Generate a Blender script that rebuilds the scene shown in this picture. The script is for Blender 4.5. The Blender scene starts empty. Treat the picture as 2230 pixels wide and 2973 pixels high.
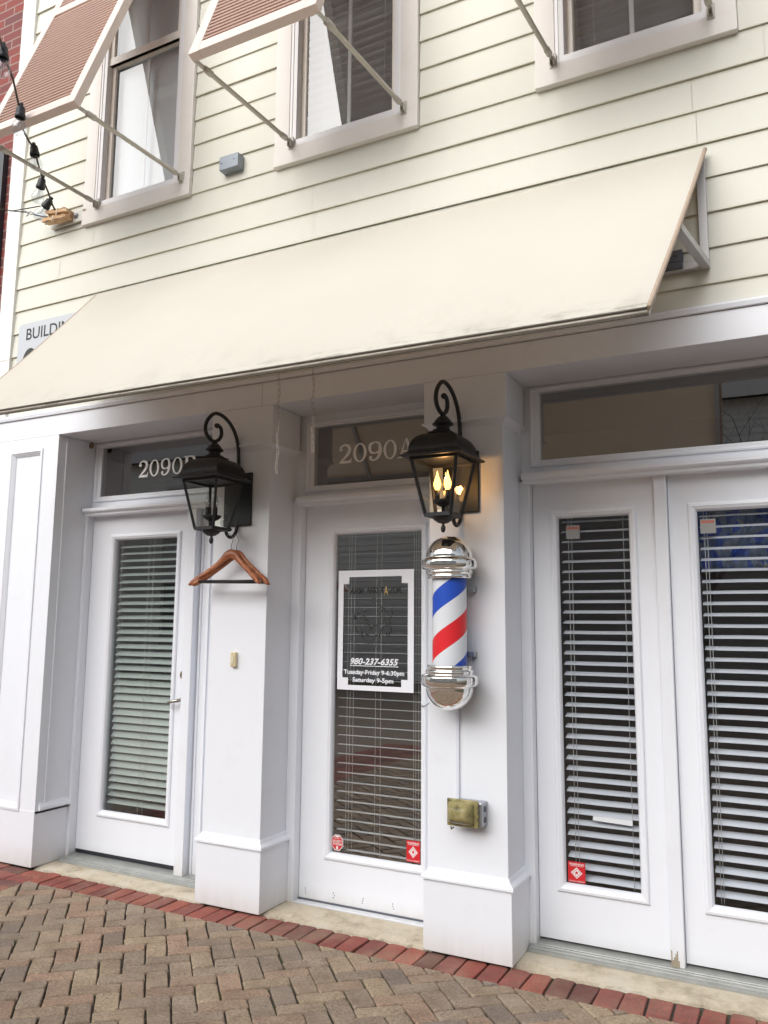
import bpy, bmesh, math, random
from mathutils import Vector, Matrix
random.seed(7)
R = math.radians
scene = bpy.context.scene
COL = scene.collection

# ------------------------------------------------------------------ materials
def newmat(name):
    m = bpy.data.materials.new(name); m.use_nodes = True
    nt = m.node_tree; b = nt.nodes['Principled BSDF']
    return m, nt, b

def N(nt, typ, **kw):
    n = nt.nodes.new(typ)
    for k, v in kw.items():
        if k in n.inputs: n.inputs[k].default_value = v
        else: setattr(n, k, v)
    return n

def L(nt, a, b): nt.links.new(a, b)

def ramp(nt, fac, stops):
    r = nt.nodes.new('ShaderNodeValToRGB')
    e = r.color_ramp.elements
    while len(e) < len(stops): e.new(.5)
    for el, (p, c) in zip(e, stops):
        el.position = p; el.color = (*c, 1) if len(c) == 3 else c
    L(nt, fac, r.inputs[0]); return r.outputs[0]

def mixc(nt, fac, a, b, mode='MIX'):
    m = nt.nodes.new('ShaderNodeMix'); m.data_type = 'RGBA'; m.blend_type = mode
    for s, v in ((m.inputs[0], fac), (m.inputs[6], a), (m.inputs[7], b)):
        if hasattr(v, 'is_linked'): L(nt, v, s)
        elif isinstance(v, (int, float)): s.default_value = v
        else: s.default_value = (*v, 1)
    return m.outputs[2]

def mth(nt, op, a, b=0.0, c=None):
    m = nt.nodes.new('ShaderNodeMath'); m.operation = op
    for s, v in zip(m.inputs, (a, b, c)):
        if v is None: continue
        if hasattr(v, 'is_linked'): L(nt, v, s)
        else: s.default_value = v
    return m.outputs[0]

def pos(nt):
    g = nt.nodes.new('ShaderNodeNewGeometry'); return g.outputs['Position']

def noise(nt, vec, scale, detail=3, rough=.55, stretch=None):
    if stretch:
        mp = N(nt, 'ShaderNodeMapping'); mp.inputs['Scale'].default_value = stretch
        L(nt, vec, mp.inputs[0]); vec = mp.outputs[0]
    n = N(nt, 'ShaderNodeTexNoise', Scale=scale, Detail=detail, Roughness=rough)
    L(nt, vec, n.inputs['Vector']); return n.outputs[0]

def bump(nt, b, h, strength=.2, dist=.002):
    bp = N(nt, 'ShaderNodeBump', Strength=strength, Distance=dist)
    L(nt, h, bp.inputs['Height']); L(nt, bp.outputs[0], b.inputs['Normal'])

def paint(name, col, rough=.5, var=.08, dirt=(.45,.40,.30), dirt_amt=.0, streak=True, low=None, bumpy=.15):
    """painted surface: faint large blotches, fine vertical streaks, optional dirt near the ground"""
    m, nt, b = newmat(name); p = pos(nt)
    n1 = noise(nt, p, 2.3, 5); n2 = noise(nt, p, 14, 3, .6, (1, 1, .15) if streak else None)
    c = mixc(nt, mth(nt, 'MULTIPLY', n1, var*1.6), col, tuple(x*.72 for x in col))
    c = mixc(nt, mth(nt, 'MULTIPLY', n2, var), c, tuple(x*.6 for x in col))
    if dirt_amt:
        n3 = noise(nt, p, 6, 6, .7)
        f = ramp(nt, n3, [(.55, (0,0,0)), (.75, (1,1,1))])
        c = mixc(nt, mth(nt, 'MULTIPLY', f, dirt_amt), c, dirt)
    if low:
        sx = N(nt, 'ShaderNodeSeparateXYZ'); L(nt, p, sx.inputs[0])
        mr = N(nt, 'ShaderNodeMapRange'); L(nt, sx.outputs[2], mr.inputs[0])
        mr.inputs[1].default_value = low; mr.inputs[2].default_value = 0.0
        f = mth(nt, 'MULTIPLY', mth(nt, 'POWER', mr.outputs[0], 1.6), mth(nt, 'ADD', mth(nt, 'MULTIPLY', n2, 1.0), .1))
        c = mixc(nt, mth(nt, 'MULTIPLY', f, .7), c, dirt)
    L(nt, c, b.inputs['Base Color'])
    b.inputs['Roughness'].default_value = rough
    bump(nt, b, noise(nt, p, 55, 3), bumpy, .0015)
    return m

def plain(name, col, rough=.5, metal=0., var=.15, scale=40, spec=None):
    m, nt, b = newmat(name); p = pos(nt)
    c = mixc(nt, mth(nt, 'MULTIPLY', noise(nt, p, scale, 4), var*2), col, tuple(x*.5 for x in col))
    L(nt, c, b.inputs['Base Color']); b.inputs['Roughness'].default_value = rough
    b.inputs['Metallic'].default_value = metal
    if spec is not None: b.inputs['Specular IOR Level'].default_value = spec
    return m

def glass(name, ior=1.9, tint=(.80,.83,.82), rough=.0, wav=.0, fmin=0.0):
    m = bpy.data.materials.new(name); m.use_nodes = True; nt = m.node_tree; nt.nodes.clear()
    out = nt.nodes.new('ShaderNodeOutputMaterial'); mx = nt.nodes.new('ShaderNodeMixShader')
    tr = nt.nodes.new('ShaderNodeBsdfTransparent'); tr.inputs[0].default_value = (*tint, 1)
    gl = nt.nodes.new('ShaderNodeBsdfGlossy'); gl.inputs['Roughness'].default_value = rough
    fr = nt.nodes.new('ShaderNodeFresnel'); fr.inputs[0].default_value = ior
    if wav:
        nz = noise(nt, pos(nt), 1.6, 1); bp = N(nt, 'ShaderNodeBump', Strength=wav, Distance=.02)
        L(nt, nz, bp.inputs['Height']); L(nt, bp.outputs[0], gl.inputs['Normal'])
    fac = fr.outputs[0]
    # panes are thin sheets: their back faces must not read as total internal reflection
    geo = nt.nodes.new('ShaderNodeNewGeometry')
    front = mth(nt, 'SUBTRACT', 1.0, geo.outputs['Backfacing'])
    fac = mth(nt, 'ADD', mth(nt, 'MULTIPLY', mth(nt, 'MAXIMUM', fac, fmin), front), mth(nt, 'MULTIPLY', geo.outputs['Backfacing'], .08))
    L(nt, fac, mx.inputs[0]); L(nt, tr.outputs[0], mx.inputs[1]); L(nt, gl.outputs[0], mx.inputs[2])
    L(nt, mx.outputs[0], out.inputs[0]); return m

def emit(name, col, s):
    m = bpy.data.materials.new(name); m.use_nodes = True; nt = m.node_tree; nt.nodes.clear()
    out = nt.nodes.new('ShaderNodeOutputMaterial'); e = nt.nodes.new('ShaderNodeEmission')
    e.inputs[0].default_value = (*col, 1); e.inputs[1].default_value = s
    L(nt, e.outputs[0], out.inputs[0]); return m

M = {}
M['white'] = paint('white_trim_paint', (.785,.812,.868), .42, .07, (.42,.36,.24), .10, low=.16)
M['door'] = paint('white_door_paint', (.795,.822,.878), .36, .05, (.42,.36,.24), .05, low=.10, bumpy=.06)
M['siding'] = paint('cream_siding_paint', (.665,.66,.585), .55, .08, (.45,.42,.26), .10)
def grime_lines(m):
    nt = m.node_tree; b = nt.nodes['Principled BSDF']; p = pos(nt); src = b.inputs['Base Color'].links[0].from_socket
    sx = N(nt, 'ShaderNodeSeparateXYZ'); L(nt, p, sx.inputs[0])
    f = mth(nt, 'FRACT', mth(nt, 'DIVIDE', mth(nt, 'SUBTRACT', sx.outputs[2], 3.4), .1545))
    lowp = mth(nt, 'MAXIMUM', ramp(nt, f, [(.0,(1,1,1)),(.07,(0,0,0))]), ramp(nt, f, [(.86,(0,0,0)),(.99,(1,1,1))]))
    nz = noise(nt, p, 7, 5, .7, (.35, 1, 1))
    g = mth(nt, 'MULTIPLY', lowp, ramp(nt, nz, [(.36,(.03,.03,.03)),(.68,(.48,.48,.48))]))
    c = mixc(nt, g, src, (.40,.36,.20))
    v = N(nt, 'ShaderNodeTexVoronoi', Scale=2.6); L(nt, p, v.inputs['Vector'])
    sp = mth(nt, 'LESS_THAN', v.outputs['Distance'], .013)
    c = mixc(nt, mth(nt, 'MULTIPLY', sp, .8), c, (.10,.09,.07))
    L(nt, c, b.inputs['Base Color'])
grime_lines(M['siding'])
M['casing'] = paint('beige_casing_paint', (.785,.75,.71), .5, .10, (.40,.36,.22), .14)
M['jamb'] = paint('white_vinyl', (.82,.82,.83), .4, .05)
M['sash'] = paint('beige_sash_paint', (.88,.83,.76), .45, .08)
M['shutter'] = paint('terracotta_shutter_paint', (.74,.62,.565), .5, .10, (.3,.2,.15), .10)
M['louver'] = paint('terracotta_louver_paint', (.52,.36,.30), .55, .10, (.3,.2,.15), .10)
M['rod'] = plain('grey_beige_rod', (.52,.49,.43), .4, .0)
M['galv'] = plain('galvanised_metal', (.42,.44,.47), .38, .85)
M['greybox'] = plain('grey_painted_metal', (.27,.31,.355), .4, .2)
M['alu'] = plain('aluminium_frame', (.50,.50,.51), .42, .35, .1, 20)
M['thr'] = plain('worn_aluminium_threshold', (.40,.41,.39), .45, .25, .45, 18)
M['thrw'] = plain('white_threshold', (.66,.67,.70), .4, .0, .2, 18)
M['rubber'] = plain('grey_sweep', (.09,.10,.12), .6)
M['black'] = plain('black_cast_iron', (.018,.019,.022), .46, .2, .3, 30)
M['chrome'], _nt, _b = newmat('polished_chrome')
_b.inputs['Base Color'].default_value = (.86,.85,.82,1); _b.inputs['Metallic'].default_value = 1; _b.inputs['Roughness'].default_value = .03
M['nickel'] = plain('brushed_nickel', (.46,.43,.40), .25, 1.)
M['brass'] = plain('aged_brass', (.33,.24,.11), .3, 1.)
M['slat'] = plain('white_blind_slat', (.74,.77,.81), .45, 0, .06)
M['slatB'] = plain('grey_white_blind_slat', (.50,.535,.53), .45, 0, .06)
M['cord'] = plain('white_cord', (.70,.70,.68), .7)
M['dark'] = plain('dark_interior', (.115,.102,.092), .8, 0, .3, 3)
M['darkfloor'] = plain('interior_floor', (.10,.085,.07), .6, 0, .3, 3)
M['glassC'] = glass('door_glass_plain', 1.75, (.90,.915,.935), wav=.012)
M['glass'] = glass('door_glass', 3.8, (.88,.90,.89), wav=.003)
M['glassB'] = glass('door_glass_strong', 2.5, (.86,.90,.88), wav=.012)
M['glassU'] = glass('upper_window_glass', 2.35, (.88,.91,.91), wav=.010)
M['glassT'] = glass('transom_glass', 3.5, (.66,.67,.66), wav=.012)
M['glassL'] = glass('lantern_glass', 1.45, (.93,.94,.90))
M['bulbglass'] = glass('clear_bulb_glass', 1.6, (.88,.90,.92), fmin=.10)
M['letter'] = plain('white_vinyl_lettering', (.88,.87,.84), .5, 0, .05)
M['poster'] = plain('white_poster_vinyl', (.84,.86,.92), .4, 0, .03)
M['ink'] = plain('dark_ink', (.012,.013,.014), .5)
M['ink2'] = plain('charcoal_ink', (.03,.033,.034), .5)
M['gold'] = plain('gold_ink', (.52,.36,.12), .4)
M['red'] = plain('red_sticker', (.60,.020,.028), .4, 0, .1)
M['stickw'] = plain('white_sticker', (.80,.80,.80), .45, 0, .05)
M['sign'] = plain('grey_aluminium_sign', (.50,.525,.56), .4, .0, .05, 5)
M['wood'] = None
M['bark'] = plain('grey_bark', (.10,.085,.07), .9, 0, .4, 12)
M['bell'] = plain('ivory_plastic', (.68,.58,.36), .4, 0, .1)
M['navy'] = plain('black_shutter_paint', (.022,.027,.036), .4, 0, .2)
M['conduit'] = plain('white_cable_cover', (.70,.72,.80), .4, 0, .05)
M['opp'] = paint('pale_blue_green_siding', (.86,.90,.87), .6, .1)
M['oppw'] = paint('white_opposite_trim', (.7,.7,.7), .5, .05)
M['oppg'] = plain('opposite_glass', (.26,.29,.30), .15)
M['roof'] = plain('grey_shingle', (.12,.12,.13), .8)
M['steel'] = plain('steel_wire', (.35,.35,.36), .35, .8)
M['cable'] = plain('dark_rubber_cable', (.045,.042,.038), .6)
M['socket'] = plain('black_rubber_socket', (.016,.020,.026), .5)

def wood():
    m, nt, b = newmat('cherry_wood'); p = pos(nt)
    n = noise(nt, p, 9, 4, .6, (1, 6, 7))
    c = ramp(nt, n, [(.3, (.20,.060,.024)), (.5, (.34,.115,.048)), (.7, (.44,.17,.078))])
    L(nt, c, b.inputs['Base Color']); b.inputs['Roughness'].default_value = .32
    return m
M['wood'] = wood()
def rawwood():
    m, nt, b = newmat('split_pine'); p = pos(nt)
    n = noise(nt, p, 14, 5, .65, (1, 1, 6))
    c = ramp(nt, n, [(.3, (.34,.15,.08)), (.5, (.60,.39,.22)), (.7, (.74,.57,.37))])
    L(nt, c, b.inputs['Base Color']); b.inputs['Roughness'].default_value = .8
    return m
M['pine'] = rawwood()

def awning_mat():
    m, nt, b = newmat('cream_awning_canvas'); p = pos(nt)
    sx = N(nt, 'ShaderNodeSeparateXYZ'); L(nt, p, sx.inputs[0])
    n1 = noise(nt, p, 1.1, 4, .6); n2 = noise(nt, p, 5, 6, .7, (1, .5, .5))
    c = mixc(nt, ramp(nt, n1, [(.35,(0,0,0)),(.65,(1,1,1))]), (.735,.72,.65), (.70,.68,.61))
    # mildew that gathers along the lower hem
    mr = N(nt, 'ShaderNodeMapRange'); L(nt, sx.outputs[2], mr.inputs[0])
    mr.inputs[1].default_value = 2.66; mr.inputs[2].default_value = 2.37
    st = ramp(nt, n2, [(.52,(0,0,0)),(.74,(1,1,1))])
    f = mth(nt, 'MULTIPLY', mth(nt, 'POWER', mr.outputs[0], 1.5), st)
    c = mixc(nt, mth(nt, 'MULTIPLY', f, .55), c, (.36,.33,.28))
    n4 = noise(nt, p, 30, 4, .7, (.25, 1, 1))
    mr2 = N(nt, 'ShaderNodeMapRange'); L(nt, sx.outputs[2], mr2.inputs[0])
    mr2.inputs[1].default_value = 2.44; mr2.inputs[2].default_value = 2.38
    f2 = mth(nt, 'MULTIPLY', mr2.outputs[0], ramp(nt, n4, [(.5,(0,0,0)),(.64,(1,1,1))]))
    c = mixc(nt, mth(nt, 'MULTIPLY', f2, .6), c, (.27,.25,.22))
    L(nt, c, b.inputs['Base Color']); b.inputs['Roughness'].default_value = .85
    w = N(nt, 'ShaderNodeTexNoise', Scale=400.0); L(nt, p, w.inputs['Vector'])
    bump(nt, b, mth(nt, 'ADD', mth(nt, 'MULTIPLY', w.outputs[0], .03), mth(nt, 'ADD', n1, mth(nt, 'MULTIPLY', noise(nt, p, 3.2, 2, .5, (1,.6,.6)), .5))), .35, .02)
    tl = nt.nodes.new('ShaderNodeBsdfTranslucent'); tl.inputs[0].default_value = (.82,.68,.55,1)
    mx = nt.nodes.new('ShaderNodeMixShader'); mx.inputs[0].default_value = .28
    L(nt, b.outputs[0], mx.inputs[1]); L(nt, tl.outputs[0], mx.inputs[2]); L(nt, mx.outputs[0], nt.nodes['Material Output'].inputs[0])
    return m
M['canvas'] = awning_mat()
M['hem'] = plain('mildewed_hem', (.16,.145,.115), .8, 0, .45, 25)
M['binding'] = plain('tan_edge_binding', (.46,.36,.28), .7, 0, .2, 25)

def paver_mat(name, moss=True):
    m, nt, b = newmat(name); p = pos(nt)
    at = nt.nodes.new('ShaderNodeAttribute'); at.attribute_name = 'col'
    n1 = noise(nt, p, 9, 6, .65); n2 = noise(nt, p, 90, 4, .7); n3 = noise(nt, p, 30, 5, .7)
    c = mixc(nt, ramp(nt, n1, [(.3,(0,0,0)),(.7,(1,1,1))]), at.outputs[0], (.42,.36,.30), 'MULTIPLY')
    c = mixc(nt, .70, at.outputs[0], c)
    c = mixc(nt, ramp(nt, n2, [(.40,(0,0,0)),(.68,(.75,.75,.75))]), c, (.10,.08,.062))
    c = mixc(nt, ramp(nt, noise(nt, p, 4.0, 4), [(.45,(0,0,0)),(.7,(.35,.35,.35))]), c, (.36,.28,.19))
    c = mixc(nt, ramp(nt, n3, [(.66,(0,0,0)),(.8,(.5,.5,.5))]), c, (.42,.37,.31))
    L(nt, c, b.inputs['Base Color']); b.inputs['Roughness'].default_value = .82
    h = mth(nt, 'ADD', mth(nt, 'MULTIPLY', n2, .6), n3)
    bump(nt, b, h, .8, .006)
    return m
M['paver'] = paver_mat('clay_paver')

def ground_mat():
    m, nt, b = newmat('joint_sand_and_far_paving'); p = pos(nt)
    n1 = noise(nt, p, 3.5, 5, .7); n2 = noise(nt, p, 60, 4, .7)
    c = mixc(nt, n2, (.035,.029,.022), (.085,.07,.055))
    c = mixc(nt, ramp(nt, n1, [(.5,(0,0,0)),(.62,(.8,.8,.8))]), c, (.065,.085,.022))
    sx = N(nt, 'ShaderNodeSeparateXYZ'); L(nt, p, sx.inputs[0])
    far = mth(nt, 'MAXIMUM', mth(nt, 'LESS_THAN', sx.outputs[1], -4.9), mth(nt, 'LESS_THAN', sx.outputs[0], -2.09))
    br = N(nt, 'ShaderNodeTexBrick', Scale=5.0); br.inputs['Color1'].default_value = (.36,.29,.235,1); br.inputs['Color2'].default_value = (.30,.245,.205,1)
    br.inputs['Mortar'].default_value = (.09,.075,.06,1); br.inputs['Mortar Size'].default_value = .02
    L(nt, p, br.inputs[0])
    c = mixc(nt, far, c, br.outputs[0])
    L(nt, c, b.inputs['Base Color']); b.inputs['Roughness'].default_value = .9
    return m
M['ground'] = ground_mat()

def concrete_mat():
    m, nt, b = newmat('stained_concrete'); p = pos(nt)
    n1 = noise(nt, p, 5, 6, .7); n2 = noise(nt, p, 70, 4, .7); n3 = noise(nt, p, 16, 5, .7)
    c = ramp(nt, n1, [(.32,(.34,.28,.20)), (.5,(.60,.52,.39)), (.68,(.66,.61,.51))])
    c = mixc(nt, ramp(nt, n3, [(.6,(0,0,0)),(.75,(.7,.7,.7))]), c, (.20,.16,.11))
    c = mixc(nt, mth(nt, 'MULTIPLY', n2, .35), c, (.2,.18,.15))
    L(nt, c, b.inputs['Base Color']); b.inputs['Roughness'].default_value = .85
    bump(nt, b, mth(nt, 'ADD', n1, n3), .6, .006)
    return m
M['concrete'] = concrete_mat()

def brickwall_mat():
    m, nt, b = newmat('red_brick_wall'); p = pos(nt)
    sx = N(nt, 'ShaderNodeSeparateXYZ'); L(nt, p, sx.inputs[0])
    cb = N(nt, 'ShaderNodeCombineXYZ'); L(nt, sx.outputs[0], cb.inputs[0]); L(nt, sx.outputs[2], cb.inputs[1])
    br = N(nt, 'ShaderNodeTexBrick', Scale=1.0)
    br.inputs['Brick Width'].default_value = .19; br.inputs['Row Height'].default_value = .066
    br.inputs['Mortar Size'].default_value = .006; br.inputs['Bias'].default_value = -.35
    br.inputs['Color1'].default_value = (.27,.055,.045,1); br.inputs['Color2'].default_value = (.095,.055,.065,1)
    br.inputs['Mortar'].default_value = (.33,.24,.21,1)
    L(nt, cb.outputs[0], br.inputs[0])
    n = noise(nt, p, 35, 4, .7)
    c = mixc(nt, mth(nt, 'MULTIPLY', n, .5), br.outputs[0], (.13,.05,.045))
    L(nt, c, b.inputs['Base Color']); b.inputs['Roughness'].default_value = .85
    bump(nt, b, mth(nt, 'ADD', mth(nt, 'MULTIPLY', br.outputs['Fac'], -1.), mth(nt, 'MULTIPLY', n, .3)), .6, .006)
    return m
M['brickwall'] = brickwall_mat()

def stripes_mat():
    m, nt, b = newmat('barber_stripes')
    tc = nt.nodes.new('ShaderNodeTexCoord'); sx = N(nt, 'ShaderNodeSeparateXYZ'); L(nt, tc.outputs['Object'], sx.inputs[0])
    ang = mth(nt, 'ARCTAN2', sx.outputs[1], sx.outputs[0])
    t = mth(nt, 'SUBTRACT', mth(nt, 'DIVIDE', sx.outputs[2], .376), mth(nt, 'DIVIDE', ang, 2*math.pi/.86))
    # the artwork wraps once: 0.86 turn of rise per turn, seam kept at the back
    f = mth(nt, 'FRACT', mth(nt, 'ADD', t, STRIPE_PHASE))
    r = nt.nodes.new('ShaderNodeValToRGB'); r.color_ramp.interpolation = 'CONSTANT'
    e = r.color_ramp.elements
    cols = [(0.,(.018,.085,.56)), (.25,(.80,.82,.87)), (.5,(.80,.022,.030)), (.75,(.80,.82,.87))]
    while len(e) < 4: e.new(.5)
    for el, (p, c) in zip(e, cols): el.position = p; el.color = (*c, 1)
    L(nt, f, r.inputs[0]); L(nt, r.outputs[0], b.inputs['Base Color']); b.inputs['Roughness'].default_value = .35
    return m
STRIPE_PHASE = .0

def fabric_mat():
    m, nt, b = newmat('patchwork_denim'); p = pos(nt)
    v = N(nt, 'ShaderNodeTexVoronoi', Scale=26.0); L(nt, p, v.inputs['Vector'])
    sx = N(nt, 'ShaderNodeSeparateColor'); L(nt, v.outputs['Color'], sx.inputs[0])
    c = ramp(nt, sx.outputs[0], [(.0,(.03,.08,.40)), (.3,(.05,.11,.46)), (.55,(.20,.25,.32)), (.8,(.10,.16,.30)), (1.,(.34,.35,.36))])
    L(nt, c, b.inputs['Base Color']); b.inputs['Roughness'].default_value = .8
    return m
M['denim'] = fabric_mat()

def cover_mat():
    m, nt, b = newmat('yellowed_clear_cover')
    b.inputs['Base Color'].default_value = (.42,.37,.15,1); b.inputs['Roughness'].default_value = .12
    b.inputs['Transmission Weight'].default_value = .35; b.inputs['IOR'].default_value = 1.25
    p = pos(nt); n = noise(nt, p, 18, 3)
    c = ramp(nt, n, [(.35,(.15,.14,.075)), (.5,(.38,.33,.15)), (.68,(.56,.48,.25))])
    L(nt, c, b.inputs['Base Color'])
    return m
M['cover'] = cover_mat()

# ------------------------------------------------------------------ mesh helpers
class MB:
    def __init__(s): s.v = []; s.f = []; s.sm = []
    def add(s, vs, fs, smooth=False):
        o = len(s.v); s.v += [tuple(v) for v in vs]
        s.f += [tuple(i+o for i in f) for f in fs]; s.sm += [smooth]*len(fs); return s
    def box(s, x0, x1, y0, y1, z0, z1):
        vs = [(x0,y0,z0),(x1,y0,z0),(x1,y1,z0),(x0,y1,z0),(x0,y0,z1),(x1,y0,z1),(x1,y1,z1),(x0,y1,z1)]
        return s.add(vs, [(0,3,2,1),(4,5,6,7),(0,1,5,4),(1,2,6,5),(2,3,7,6),(3,0,4,7)])
    def quad(s, a, b, c, d): return s.add([a,b,c,d], [(0,1,2,3)])
    def obox(s, a, b, w, h, up=(0,0,1)):
        """rectangular bar from a to b, w across, h along 'up'"""
        a = Vector(a); b = Vector(b); d = (b-a).normalized(); up = Vector(up)
        sd = d.cross(up)
        if sd.length < 1e-4: sd = d.cross(Vector((1,0,0)))
        sd.normalize(); u = sd.cross(d)
        vs = [p+sd*w/2*i+u*h/2*j for p in (a, b) for i, j in ((-1,-1),(1,-1),(1,1),(-1,1))]
        return s.add(vs, [(3,2,1,0),(4,5,6,7),(0,1,5,4),(1,2,6,5),(2,3,7,6),(3,0,4,7)])
    def tube(s, pts, r, n=8, cap=True):
        pts = [Vector(p) for p in pts]; rs = r if isinstance(r, (list, tuple)) else [r]*len(pts)
        t0 = (pts[1]-pts[0]).normalized(); u = t0.orthogonal().normalized()
        vs = []; fs = []
        for i, p in enumerate(pts):
            t = (pts[min(i+1, len(pts)-1)]-pts[max(i-1, 0)])
            t = t.normalized() if t.length > 1e-9 else t0
            u = (u-t*u.dot(t)); u = u.normalized() if u.length > 1e-6 else t.orthogonal().normalized()
            w = t.cross(u)
            vs += [p+(u*math.cos(2*math.pi*k/n)+w*math.sin(2*math.pi*k/n))*rs[i] for k in range(n)]
        for i in range(len(pts)-1):
            fs += [(i*n+k, i*n+(k+1)%n, (i+1)*n+(k+1)%n, (i+1)*n+k) for k in range(n)]
        s.add(vs, fs, True)
        if cap:
            o = len(s.v)-len(vs)
            s.f += [tuple(o+k for k in range(n))[::-1], tuple(o+(len(pts)-1)*n+k for k in range(n))]; s.sm += [False, False]
        return s
    def lathe(s, prof, c=(0,0,0), n=24, axis=None):
        """profile of (radius, height) spun about z at c (or about 'axis')"""
        q = Vector((0,0,1)).rotation_difference(Vector(axis).normalized()) if axis else None
        vs = []
        for r, z in prof:
            for k in range(n):
                a = 2*math.pi*k/n; p = Vector((r*math.cos(a), r*math.sin(a), z))
                if q: p = q @ p
                vs.append(p+Vector(c))
        fs = []
        for i in range(len(prof)-1):
            fs += [(i*n+k, i*n+(k+1)%n, (i+1)*n+(k+1)%n, (i+1)*n+k) for k in range(n)]
        return s.add(vs, fs, True)
    def sqlathe(s, prof, c):
        """profile of (half width, height): square in plan"""
        vs = []
        for h, z in prof: vs += [(c[0]+i*h, c[1]+j*h, c[2]+z) for i, j in ((-1,-1),(1,-1),(1,1),(-1,1))]
        fs = [(a*4+k, a*4+(k+1)%4, (a+1)*4+(k+1)%4, (a+1)*4+k) for a in range(len(prof)-1) for k in range(4)]
        return s.add(vs, fs)
    def poly(s, pts, y0, y1):
        """outline in xz pulled through y0..y1 (given counter-clockwise seen from -y)"""
        n = len(pts); vs = [(x, y0, z) for x, z in pts]+[(x, y1, z) for x, z in pts]
        fs = [tuple(range(n)), tuple(range(2*n-1, n-1, -1))]+[(i, i+n, (i+1)%n+n, (i+1)%n) for i in range(n)]
        return s.add(vs, fs)
    def flat(s, pts, y): return s.add([(x, y, z) for x, z in pts], [tuple(range(len(pts)))])
    def frame(s, x0, x1, z0, z1, prof):
        """mitred moulding round a rectangle facing -y; prof = (distance in from the outer edge, y)"""
        vs = []
        for d, y in prof: vs += [(x0+d,y,z0+d),(x1-d,y,z0+d),(x1-d,y,z1-d),(x0+d,y,z1-d)]
        fs = [(a*4+k, a*4+(k+1)%4, (a+1)*4+(k+1)%4, (a+1)*4+k) for a in range(len(prof)-1) for k in range(4)]
        return s.add(vs, fs)
    def sweep(s, path, prof):
        """profile (out, z) along an open plan path [(x,y)], outward = right-hand side of travel"""
        nrm = []
        P = [Vector((x, y)) for x, y in path]
        for i in range(len(P)):
            ns = []
            if i: d = (P[i]-P[i-1]).normalized(); ns.append(Vector((d.y, -d.x)))
            if i < len(P)-1: d = (P[i+1]-P[i]).normalized(); ns.append(Vector((d.y, -d.x)))
            if len(ns) == 1: nrm.append(ns[0])
            else:
                m = (ns[0]+ns[1]).normalized(); nrm.append(m/max(.2, m.dot(ns[0])))
        k = len(prof); vs = []
        for p, n in zip(P, nrm): vs += [(p.x+n.x*o, p.y+n.y*o, z) for o, z in prof]
        fs = [(i*k+j, (i+1)*k+j, (i+1)*k+j+1, i*k+j+1) for i in range(len(P)-1) for j in range(k-1)]
        fs += [tuple(range(k)), tuple(range((len(P)-1)*k, len(P)*k))[::-1]]
        return s.add(vs, fs)
    def ribbon(s, pts, ws, y, n=10):
        """brush stroke in the xz plane: smooth curve through pts with widths ws"""
        P = []; W = []
        m = len(pts)
        for i in range(m-1):
            p0 = Vector(pts[max(i-1,0)]); p1 = Vector(pts[i]); p2 = Vector(pts[i+1]); p3 = Vector(pts[min(i+2,m-1)])
            for k in range(n):
                t = k/n
                P.append(.5*((2*p1)+(p2-p0)*t+(2*p0-5*p1+4*p2-p3)*t*t+(3*p1-p0-3*p2+p3)*t**3)); W.append(ws[i]*(1-t)+ws[i+1]*t)
        P.append(Vector(pts[-1])); W.append(ws[-1])
        vs = []
        for i, p in enumerate(P):
            d = (P[min(i+1,len(P)-1)]-P[max(i-1,0)]).normalized(); q = Vector((-d.y, d.x))
            a = p+q*W[i]/2; b = p-q*W[i]/2; vs += [(a.x, y, a.y), (b.x, y, b.y)]
        return s.add(vs, [(2*i, 2*i+1, 2*i+3, 2*i+2) for i in range(len(P)-1)])
    def build(s, name, mat, parent=None, bevel=0, seg=2, fix=True, smooth=None, xf=None):
        me = bpy.data.meshes.new(name)
        off = Vector((0,0,0)); q = parent
        while q is not None: off += Vector(q.location); q = q.parent
        vs = s.v if xf is None else [xf @ Vector(v) for v in s.v]
        me.from_pydata([Vector(v)-off for v in vs], [], s.f)
        me.polygons.foreach_set('use_smooth', s.sm if smooth is None else [smooth]*len(s.f))
        if fix:
            bm = bmesh.new(); bm.from_mesh(me); bmesh.ops.recalc_face_normals(bm, faces=bm.faces); bm.to_mesh(me); bm.free()
        me.materials.append(mat if not isinstance(mat, str) else M[mat])
        o = bpy.data.objects.new(name, me); COL.objects.link(o); o.parent = parent
        if bevel:
            md = o.modifiers.new('bevel', 'BEVEL'); md.width = bevel; md.segments = seg; md.limit_method = 'ANGLE'; md.angle_limit = R(35)
        return o

def tag(o, label=None, cat=None, group=None, kind=None):
    for k, v in (('label', label), ('category', cat), ('group', group), ('kind', kind)):
        if v: o[k] = v
    return o
def empty(name, loc=(0,0,0)):
    o = bpy.data.objects.new(name, None); COL.objects.link(o); o.location = loc; o.empty_display_size = .1; return o
def copy_tree(o, parent=None):
    c = o.copy(); COL.objects.link(c); c.parent = parent
    for ch in list(o.children): copy_tree(ch, c)
    return c

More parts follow.
